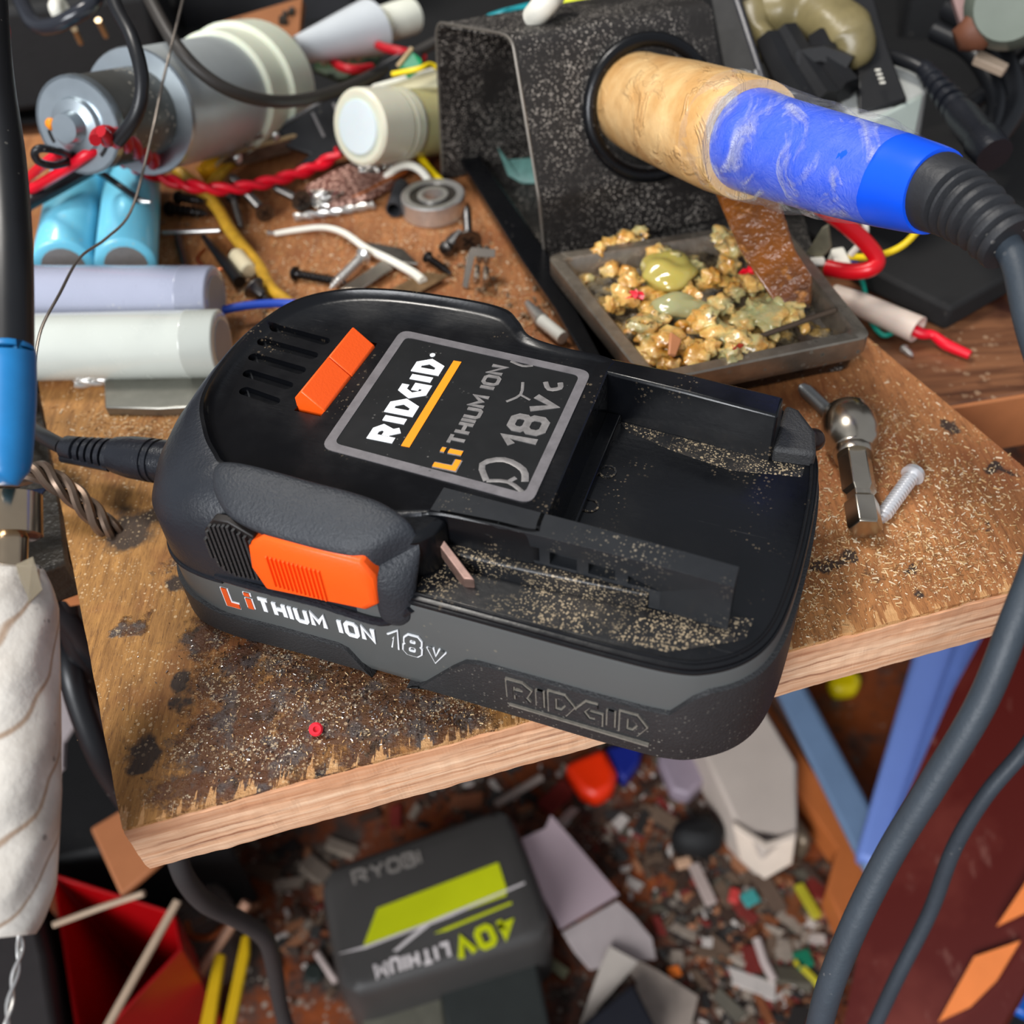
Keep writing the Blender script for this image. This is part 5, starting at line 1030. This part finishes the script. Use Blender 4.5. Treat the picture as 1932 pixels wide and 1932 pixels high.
ob('white_stripe', B().plate([RPP(*p, .0007) for p in [(640, 1800), (690, 1785), (805, 1742), (990, 1665), (990, 1668), (850, 1730), (812, 1745), (750, 1795), (742, 1795), (795, 1750), (690, 1790)]], .0005), PW, ry, 20)
ob('lime_line', B().plate([RPP(*p, .0007) for p in [(840, 1752), (965, 1702), (966, 1706), (842, 1757), (820, 1762)]], .0005), LIME, ry, 20)
xr = (rc[1]-rc[0]).normalized(); yr = (rc[0]-rc[3]).normalized()
ob('embossed_word', word('RYOBI', .032, .0072, .0014, .0006, gap=1.4).xf(frame(RPP(668, 1672, .0001), (RPP(780, 1635, 0)-RPP(668, 1672, 0)), yr)), M('embossed grey', (128, 122, 116), .5), ry, 0)
xa, xb, xc = RPP(962, 1722, .0002), RPP(850, 1775, .0002), RPP(705, 1818, .0002)
ob('lime_word', word('40V', (xa-xb).length, .0105, .0027, .0006, gap=1.3).xf(frame(xa, xb-xa, -yr)), LIME, ry, 0)
ob('white_word', word('LITHIUM', (xb-xc).length*.98, .0072, .0016, .0006, gap=1.4).xf(frame(xb+(xc-xb)*.03, xc-xb, -yr)), PW, ry, 0)
PAP = M('pinkish paper', (206, 184, 190), .7, var=.08, vs=30)
def paper(name, lb, pts, mat=PAP, t_=.0012): return ob(name, B().plate([W(x, y, FZ+z) for x, y, z in pts], t_), mat, None, 25, label=lb, cat_='paper')
paper('folded_paper', 'folded pinkish white paper leaning on the tool battery on the floor', [(985, 1582, .05), (1030, 1562, .045), (1040, 1538, .04), (1085, 1590, .03), (1168, 1688, .02), (1060, 1752, .03), (1025, 1690, .045)])
paper('torn_paper', 'torn greyish paper below the folded pinkish one', [(1062, 1758, .03), (1165, 1700, .018), (1195, 1728, .014), (1230, 1770, .01), (1238, 1810, .008), (1180, 1815, .012), (1115, 1830, .02), (1085, 1795, .025)], M('greyish paper', (178, 166, 164), .7, var=.15, vs=40))
paper('tape_strip', 'smudged translucent tape piece at the bottom of the photo', [(1150, 1785, .02), (1240, 1830, .012), (1318, 1880, .008), (1290, 1990, .005), (1215, 1990, .01), (1200, 1850, .015)], M('smudged tape', (158, 144, 132), .4, var=.4, vs=70, alpha=.85))
paper('tape_strip', 'long narrow pale tape strip running down left of the smudged piece', [(1150, 1785, .022), (1205, 1815, .018), (1130, 1900, .012), (1080, 1980, .008), (1095, 1930, .01), (1130, 1830, .018)], M('pale strip', (170, 160, 150), .5, alpha=.9))
FB('black_block', 'black plastic block at the bottom beside the translucent tape', 'block', [(1195, 1850), (1250, 1960), (1060, 1990), (1075, 1950)], .03, M('dark navy', (26, 28, 36), .5))
FB('dark_box', 'dark grey box below the tool battery at the bottom edge', 'box', [(830, 1870), (1010, 1790), (1048, 1990), (850, 1990)], .035, M('dark green grey', (38, 42, 40), .6, var=.2))
FB('grey_box', 'dusty grey green box at the bottom edge left of the dark box', 'box', [(680, 1900), (835, 1862), (850, 1990), (690, 1990)], .03, M('dusty grey green', (92, 90, 78), .6, var=.4, vs=60))
FB('red_orange_cap', 'bright red orange plastic cap peeking out under the board edge', 'cap', [(1062, 1440), (1140, 1405), (1165, 1455), (1158, 1485), (1125, 1506), (1095, 1492)], .014, M('red orange plastic', (255, 52, 8), .4), .004)
FB('blue_block', 'dark blue plastic block right of the red orange cap', 'block', [(1142, 1410), (1215, 1395), (1205, 1440), (1178, 1472), (1160, 1450)], .010, M('dark blue plastic', (26, 40, 130), .4), .002)
wc = thing('white_channel', W(1420, 1520, FZ), 'long grey white plastic channel with a bright end, on the floor under the board', 'channel')
WC = M('white grey plastic', (198, 184, 172), .5, var=.1, vs=40)
FB('channel_body', None, None, [(1310, 1380), (1440, 1330), (1505, 1440), (1505, 1575), (1442, 1600), (1385, 1545)], .034, WC, .002, par=wc)
ob('bright_end', B().plate([W(1382, 1560, FZ+.036), W(1445, 1605, FZ+.037), W(1502, 1580, FZ+.036), W(1495, 1630, FZ+.010), W(1442, 1662, FZ+.010), W(1396, 1622, FZ+.010)], .004), M('bright cream end', (232, 214, 196), .5), wc, 20, bevel=.0008)
FB('lilac_box', 'pale lilac box corner left of the white channel', 'box', [(1240, 1425), (1320, 1380), (1330, 1470), (1300, 1500), (1268, 1490)], .012, M('pale lilac', (150, 136, 148), .5), .002)
FB('black_lump', 'black cable coil lump left of the white channel', 'cable', [(1265, 1540), (1340, 1520), (1380, 1560), (1350, 1600), (1270, 1590)], .02, BLKM, .008)
FB('grey_tube', 'grey tarnished tube right of the white channel on the floor', 'tube', [(1450, 1520), (1480, 1490), (1540, 1580), (1520, 1600)], .02, M('brass grey', (120, 104, 86), .4, .5, var=.3), .006)
ow = thing('wooden_batten', W(1560, 1600, FZ), 'orange brown wooden batten running diagonally along the floor', 'batten')
FB('batten', None, None, [(1400, 1330), (1440, 1310), (1560, 1490), (1690, 1720), (1600, 1760), (1560, 1680), (1580, 1600), (1490, 1470)], .02, M('orange wood', (190, 106, 52), .6, var=.15, vs=30, bump=(200, .3)), .001, par=ow)
FB('brown_side', None, None, [(1442, 1309), (1480, 1300), (1600, 1480), (1720, 1690), (1690, 1720), (1562, 1490)], .019, M('brown wood side', (96, 66, 52), .6, var=.15, vs=30), .001, par=ow)
bf = thing('blue_trestle', W(1660, 1500, FZ), 'light blue plastic folding frame forming a V under the bench, at the right', 'frame')
BF = M('light blue plastic', (112, 138, 206), .45, var=.08, vs=30)
def beam(p, q, w0, w1, th, mat, par, name):
    p, q = Q(p), Q(q); d = (q-p).normalized(); s_ = d.cross((p-CAM).normalized()).normalized(); n_2 = s_.cross(d)
    R = []
    for k in range(2):
        c = (p, q)[k]; w_ = (w0, w1)[k]/2; R.append([c+s_*w_-n_2*th/2, c-s_*w_-n_2*th/2, c-s_*w_+n_2*th/2, c+s_*w_+n_2*th/2])
    return ob(name, B().rings(R), mat, par, 20, bevel=.003)
beam((1450, 1220, 0, .60), (1665, 1640, 0, .532), .016, .017, .012, M('blue grey plastic', (104, 128, 158), .45), bf, 'left_arm')
beam((1810, 1120, 0, .595), (1650, 1640, 0, .53), .027, .019, .014, BF, bf, 'right_arm')
beam((1895, 1100, 0, .59), (1685, 1680, 0, .525), .025, .019, .014, M('bright blue plastic', (116, 146, 226), .45), bf, 'right_arm_edge')
RP = newmat('dark red laminate'); t = NT(RP)
c = t.mix(t.ramp(t.noise(14, 5), .45, .7), lin((84, 20, 14)), lin((116, 50, 40))); c = t.mix(t.ramp(t.noise(40, 6, .7, stretch=(3, 1, 1)), .6, .75), c, lin((130, 84, 74)))
t.set(t.b.inputs['Base Color'], c); t.b.inputs['Roughness'].default_value = .4
rp_ = thing('laminate_sheet', W(1800, 1700, FZ), 'dark red laminate sheet with orange marks leaning at the lower right', 'sheet')
ob('panel', B().plate([W(1580, 1990, FZ+.03), W(1650, 1640, FZ+.05), W(1800, 1300, FZ+.10), W(1960, 1010, FZ+.15), W(2060, 1250, FZ+.13), W(2060, 1640, FZ+.10), W(1860, 1990, FZ+.06)], .006), RP, rp_, 20)
ORM = M('orange marking', (236, 130, 60), .5, var=.1)
def onp(px_, py_, up_=.0008):   # point on the panel plane
    a_, b_2, c_2 = W(1580, 1990, FZ+.03), W(1960, 1010, FZ+.15), W(1860, 1990, FZ+.06)
    nn = (b_2-a_).cross(c_2-a_).normalized(); nn = nn if nn.z > 0 else -nn; r = ray(px_, py_); return CAM+r*((a_+nn*up_-CAM).dot(nn)/r.dot(nn))
for pts, lb in (([(1880, 1748), (1932, 1670), (1960, 1620), (1960, 1710)], 'upper'), ([(1770, 1928), (1838, 1805), (1925, 1775), (1880, 1850), (1830, 1900)], 'lower')):
    ob('orange_mark', B().plate([onp(*p, .0012) for p in pts], .001), ORM, rp_, 0)
T('black_cable', 'thinner grey black cable running beside the iron cable over the red panel', 'cable', [(1990, 1330, 0, .30), (1932, 1415, 0, .305), (1860, 1500, 0, .31), (1800, 1600, 0, .32), (1755, 1720, 0, .335), (1690, 1850, 0, .35), (1630, 1980, 0, .37)], .0022, CABG)
FB('blue_object', 'bright blue curved plastic piece in the lower right corner', 'plastic piece', [(1905, 1900), (1925, 1850), (1960, 1800), (1990, 1900), (1940, 1920)], .012, M('strong blue', (12, 92, 190), .35), .002)
FB('black_box', 'black box in the lower right corner under the panel', 'box', [(1840, 1990), (1920, 1780), (2000, 1700), (2050, 1990)], .008, BLKM)
FB('yellow_tub', 'yellow round tub in the dark below the board right of the battery', 'tub', [(1560, 1275), (1600, 1255), (1630, 1270), (1620, 1300), (1575, 1305)], .012, M('yellow plastic', (220, 196, 0), .4), .004)
# left under the board
rb = thing('red_bin', W(230, 1800, FZ), 'red open plastic bin on the floor at lower left', 'bin')
RB = M('red bin plastic', (164, 6, 12), .35, var=.06)
zr = FZ+.09; rbc = [W(95, 1645, zr), W(330, 1720, zr), W(345, 1790, zr), (W(150, 2000, zr))]
rbi = [p.lerp(sum(rbc, V())/4, .07) for p in rbc]; dn = V((0, 0, -.088))
rbl = [p.lerp(sum(rbc, V())/4, .22)+dn for p in rbc]; rbm = [p.lerp(sum(rbc, V())/4, .28)+dn*.95 for p in rbc]
ob('bin_shell', B().rings([rbl, rbc, rbi, rbm]), RB, rb, 20, bevel=.0012)
FB('brown_card', 'brown hardboard piece under the left corner of the board', 'board', [(170, 1562), (225, 1528), (300, 1500), (330, 1600), (262, 1660), (228, 1690)], .12, M('tan hardboard', (186, 118, 76), .6, var=.1), .001, th=.004)
FB('dark_box', 'dark grey box at the lower left edge below the taped handle', 'box', [(-60, 1640), (50, 1660), (88, 1800), (112, 1990), (-60, 1990)], .10, M('dark grey box', (48, 44, 44), .6, var=.15), .003)
FB('black_box', 'large black box deep under the left side of the board', 'box', [(60, 1280), (200, 1200), (420, 1560), (230, 1600), (80, 1630)], .08, BLKM, .003)
T('wooden_stick', 'long pale stick crossing the red bin to the board underside', 'stick', [(190, 1960, FZ+.10), (262, 1830, FZ+.105), (335, 1700, FZ+.11)], .0017, M('pale stick', (176, 152, 128), .6), sm=1)
T('wooden_stick', 'thin pale stick leading from the dark box to the hardboard piece', 'stick', [(100, 1745, FZ+.12), (190, 1712, FZ+.12), (272, 1685, FZ+.125)], .0013, M('pale stick', (176, 152, 128), .6), sm=1)
T('wooden_stick', 'reddish wooden stick standing right of the red bin', 'stick', [(345, 1882, FZ+.04), (410, 1785, FZ+.05), (466, 1702, FZ+.06)], .0024, M('reddish stick', (178, 134, 108), .6), sm=1)
T('wooden_stick', 'grey stick lying under the board centre above the tool battery', 'stick', [(935, 1518, FZ+.03), (990, 1485, FZ+.03), (1022, 1466, FZ+.03)], .0022, M('grey stick', (130, 116, 108), .6), sm=1)
T('white_stick', 'short white stick by the dark hole left of the tool battery', 'stick', [(598, 1798, FZ+.004), (634, 1852, FZ+.004)], .0018, M('white stick', (190, 174, 168), .6), sm=1)
T('white_stick', 'white stick among the litter right of centre', 'stick', [(1428, 1772, FZ+.004), (1442, 1815, FZ+.004), (1460, 1850, FZ+.004)], .0022, M('white stick', (190, 174, 168), .6), sm=1)
for k, (pts, lb) in enumerate((([(405, 1795), (425, 1800), (395, 1990), (365, 1990)], 'left of two yellow plastic strips at the bottom'), ([(455, 1765), (470, 1760), (470, 1800), (430, 1990), (408, 1990)], 'right of two yellow plastic strips at the bottom'))):
    FB('yellow_strip', lb, 'strip', pts, .05, M('dull yellow plastic', (204, 166, 20), .45), .0008, th=.003)
FB('clear_bag', 'clear crumpled plastic bag beside the reddish stick', 'bag', [(320, 1690), (400, 1640), (440, 1700), (430, 1800), (360, 1850), (330, 1790)], .03, M('clear bag', (140, 128, 120), .2, alpha=.45, bump=(120, 1)), .006)
T('copper_loop', 'orange copper wire loop in front of the clear bag', 'wire', [(352, 1740, FZ+.035), (362, 1765, FZ+.035), (395, 1768, FZ+.035), (425, 1745, FZ+.035)], .0016, M('orange copper', (190, 100, 50), .4, .5))
T('black_cable', 'black rubber cable winding down from under the board corner', 'cable', [(330, 1600, 0, .30), (348, 1655, 0, .31), (390, 1705, 0, .33), (450, 1735, 0, .35), (500, 1770, 0, .37), (518, 1830, 0, .40), (530, 1900, 0, .43), (560, 2000, 0, .46)], .0029, M('matt cable', (46, 44, 44), .7))
FB('hole_disc', 'flat dark disc painted as a round hole left of the tool battery', 'dark disc', [(590+18*math.cos(a*math.pi/8), 1834+18*math.sin(a*math.pi/8)) for a in range(16)], .004, M('dark hole fill', (34, 42, 38), .6), .001)  # dark disc stands in for the shade of a round hole
FB('green_card', 'small green plastic piece at the bottom edge', 'plastic piece', [(250, 1940), (285, 1905), (320, 1990), (250, 1990)], .02, M('green plastic', (20, 110, 80), .5), .001)
for i, (pts, r, lb) in enumerate((([(60, 700, -.010), (88, 800, -.012), (100, 900, -.014), (112, 1000, -.02), (120, 1120, -.035), (150, 1240, -.06), (230, 1400, -.10)], .0031, 'thick glossy black cable falling along the left side of the board'),
        ([(20, 1000, -.01), (60, 1060, -.02), (100, 1130, -.035), (150, 1200, -.05), (210, 1300, -.08)], .0030, 'black cable passing diagonally behind the taped handle'), ([(118, 1100, -.06), (128, 1230, -.06), (150, 1330, -.07), (200, 1450, -.09), (260, 1540, -.12)], .0036, 'lowest black cable curving under the board corner'))):
    T('black_cable', lb, 'cable', pts, r, CAB, n=14)
PL('white_rag', 'greyish white rag hanging behind the cables left of the board', 'rag', [(100, 1310, -.14), (130, 1290, -.14), (150, 1350, -.14), (118, 1400, -.15), (116, 1450, -.15), (95, 1470, -.16)], .002, M('rag', (150, 140, 140), .8, var=.15))
T('grey_cable', 'thin blue grey cable between handle and board', 'cable', [(50, 1000, -.012), (90, 1010, -.013), (115, 1025, -.014)], .0016, M('blue grey', (86, 104, 120), .5))
box8('litter_tray', 'dark oily tray with dirt beside the left edge of the board', 'tray', [(-40, 690, -.004), (78, 742, -.004), (118, 960, -.004), (128, 1060, -.004), (-40, 1120, -.004)], .012, M('oily dark dirt', (34, 30, 24), .35, var=.8, vs=120, bump=(300, 1)), .001)
# ---------- litter and sawdust ----------
def scatter(name, lb, ct, n, fn, cols, seed):
    """hundreds of crumbs in one object, several materials"""
    rn = random.Random(seed); bm = bmesh.new(); col = []
    for i in range(n):
        r = fn(rn)
        if r is None: continue
        p, (a, b_, c_) = r; ci = rn.randrange(len(cols)); ang = rn.uniform(0, math.pi); tl_ = rn.uniform(-.3, .3)
        mt_ = Matrix.Translation(p) @ Matrix.Rotation(ang, 4, 'Z') @ Matrix.Rotation(tl_, 4, 'X')
        vs = [bm.verts.new(mt_ @ V((x*a*rn.uniform(.6, 1), y*b_*rn.uniform(.6, 1), z*c_))) for z in (-.5, .5) for x, y in ((-.5, -.5), (.5, -.5), (.5, .5), (-.5, .5))]
        for f in ((0, 3, 2, 1), (4, 5, 6, 7), (0, 1, 5, 4), (1, 2, 6, 5), (2, 3, 7, 6), (3, 0, 4, 7)):
            fc = bm.faces.new([vs[k] for k in f]); fc.material_index = ci
    me = bpy.data.meshes.new(name); bm.to_mesh(me); bm.free()
    for c in cols: me.materials.append(c)
    o = bpy.data.objects.new(name, me); S.collection.objects.link(o); return tag(o, lb, ct, None, 'stuff')
LC = [M('l'+str(i), c, .6, var=.2, vs=200) for i, c in enumerate([(70, 54, 44), (104, 84, 68), (150, 136, 122), (196, 186, 178), (120, 40, 34), (40, 36, 34), (160, 108, 76), (60, 58, 56), (84, 78, 66), (90, 70, 56), (62, 44, 34), (120, 66, 34)])]
def fl(rn):
    x, y = rn.choice(((1330, 1600, 90, 60), (1420, 1700, 110, 80), (1480, 1760, 90, 90), (1300, 1640, 130, 60), (1500, 1850, 120, 70), (1380, 1880, 110, 50), (900, 1480, 130, 40), (560, 1720, 120, 90), (1230, 1500, 90, 40), (1560, 1720, 50, 60)))[:2], None
    x, y = x; sx_ = 95; q = W(x+rn.gauss(0, sx_), y+rn.gauss(0, 60), FZ+.001)
    s_ = abs(rn.gauss(0, 1))**1.8*.0012+.0007; return q, (s_*rn.uniform(1, 3.2), s_, s_*.5)
scatter('floor_litter', 'swarf, crumbs and workshop litter scattered over the floor', 'litter', 2600, fl, LC, 4)
def chip(name, lb, x, y, w_, h_, ang, col):
    o = ob(name, B().box(W(x, y, FZ+.004), (w_, h_, .003), Matrix.Rotation(ang, 3, 'Z')), M(name+str(col), col, .5), bevel=.0006, label=lb, cat_='scrap'); return o
chip('white_chip', 'long pale chip standing out in the floor litter', 1325, 1668, .006, .022, .25, (176, 158, 150))
chip('teal_chip', 'teal plastic chip in the floor litter', 1415, 1695, .008, .007, .4, (60, 150, 146))
chip('green_chip', 'green plastic chip lower in the floor litter', 1516, 1810, .008, .008, .2, (20, 116, 84))
chip('yellow_chip', 'yellow green stick chip in the litter beside the batten', 1524, 1700, .005, .018, .3, (176, 168, 40))
chip('yellow_sliver', 'yellow sliver below the green chip', 1528, 1840, .003, .018, .6, (190, 178, 40))
chip('red_chip', 'red chip beside the teal one', 1385, 1690, .007, .005, 1.2, (196, 60, 56))
chip('orange_chip', 'orange crumb in front of the torn paper', 1272, 1834, .006, .005, .2, (236, 120, 40))
chip('cream_chip', 'cream chip in the upper part of the litter', 1290, 1628, .008, .005, .2, (200, 160, 130))
chip('olive_chip', 'pale olive stick chip between tool battery and tape', 1040, 1818, .018, .005, -.7, (140, 140, 110))
# sawdust on the board
SD = [M('sd'+str(i), c, .8, var=.1, vs=300) for i, c in enumerate([(222, 190, 144), (204, 164, 112), (184, 140, 92), (232, 212, 180), (140, 98, 58)])]
SPOT = [(1700, 800, 90, 70), (1650, 900, 110, 80), (1560, 1000, 60, 60), (1800, 900, 70, 50), (1700, 1080, 110, 40), (1750, 1010, 90, 40), (1600, 820, 60, 60), (1540, 1100, 40, 60), (1850, 950, 60, 50), (1780, 1060, 80, 30), (700, 470, 160, 50), (880, 500, 90, 60), (600, 480, 120, 50), (230, 820, 90, 50), (300, 790, 60, 30), (450, 560, 60, 20), (950, 600, 40, 30)]
def sd(rn):
    x, y, sx_, sy_ = rn.choice(SPOT); q = W(rn.gauss(x, sx_), rn.gauss(y, sy_), 0)
    if (q-A0).dot(V((-ex_.y, ex_.x, 0))) < .002 or (q-R0).cross(R1-R0).z < .0 or (q-A0).cross(L1-A0).z < 0: return None
    s_ = rn.uniform(.00008, .00026)*(1 if y > 700 else 1.2); return q+V((0, 0, .0002)), (s_*rn.choice((1, 2, 4, 7)), s_, s_)
ex_ = (A1-A0).normalized()
if (V((0, .2, 0))-R0).cross(R1-R0).z < 0: R0, R1 = R1, R0
if (V((0, .2, 0))-A0).cross(L1-A0).z < 0: pass
scatter('sawdust', 'pale sawdust fibres lying on the plywood board', 'sawdust', 8500, sd, SD, 5)
def sw(rn):
    x, y, sx_, sy_ = rn.choice(((560, 1330, 110, 60), (450, 1430, 70, 40), (700, 1380, 90, 40), (640, 1290, 100, 30), (500, 1250, 80, 40), (820, 1350, 70, 25))); q = W(rn.gauss(x, sx_), rn.gauss(y, sy_), 0)
    if (q-A0).dot(V((-ex_.y, ex_.x, 0))) < .002: return None
    s_ = rn.uniform(.00008, .0002); return q+V((0, 0, .0002)), (s_*rn.choice((1, 2, 4)), s_, s_)
scatter('metal_filings', 'glinting solder filings and fibres on the burnt front of the board', 'filings', 2300, sw, [STL, SD[0], M('sd tar', (50, 34, 28), .3), M('silver filing', (200, 200, 206), .2, 1), SD[1], M('sd tar', (50, 34, 28), .3), M('sd tar', (50, 34, 28), .3)], 6)
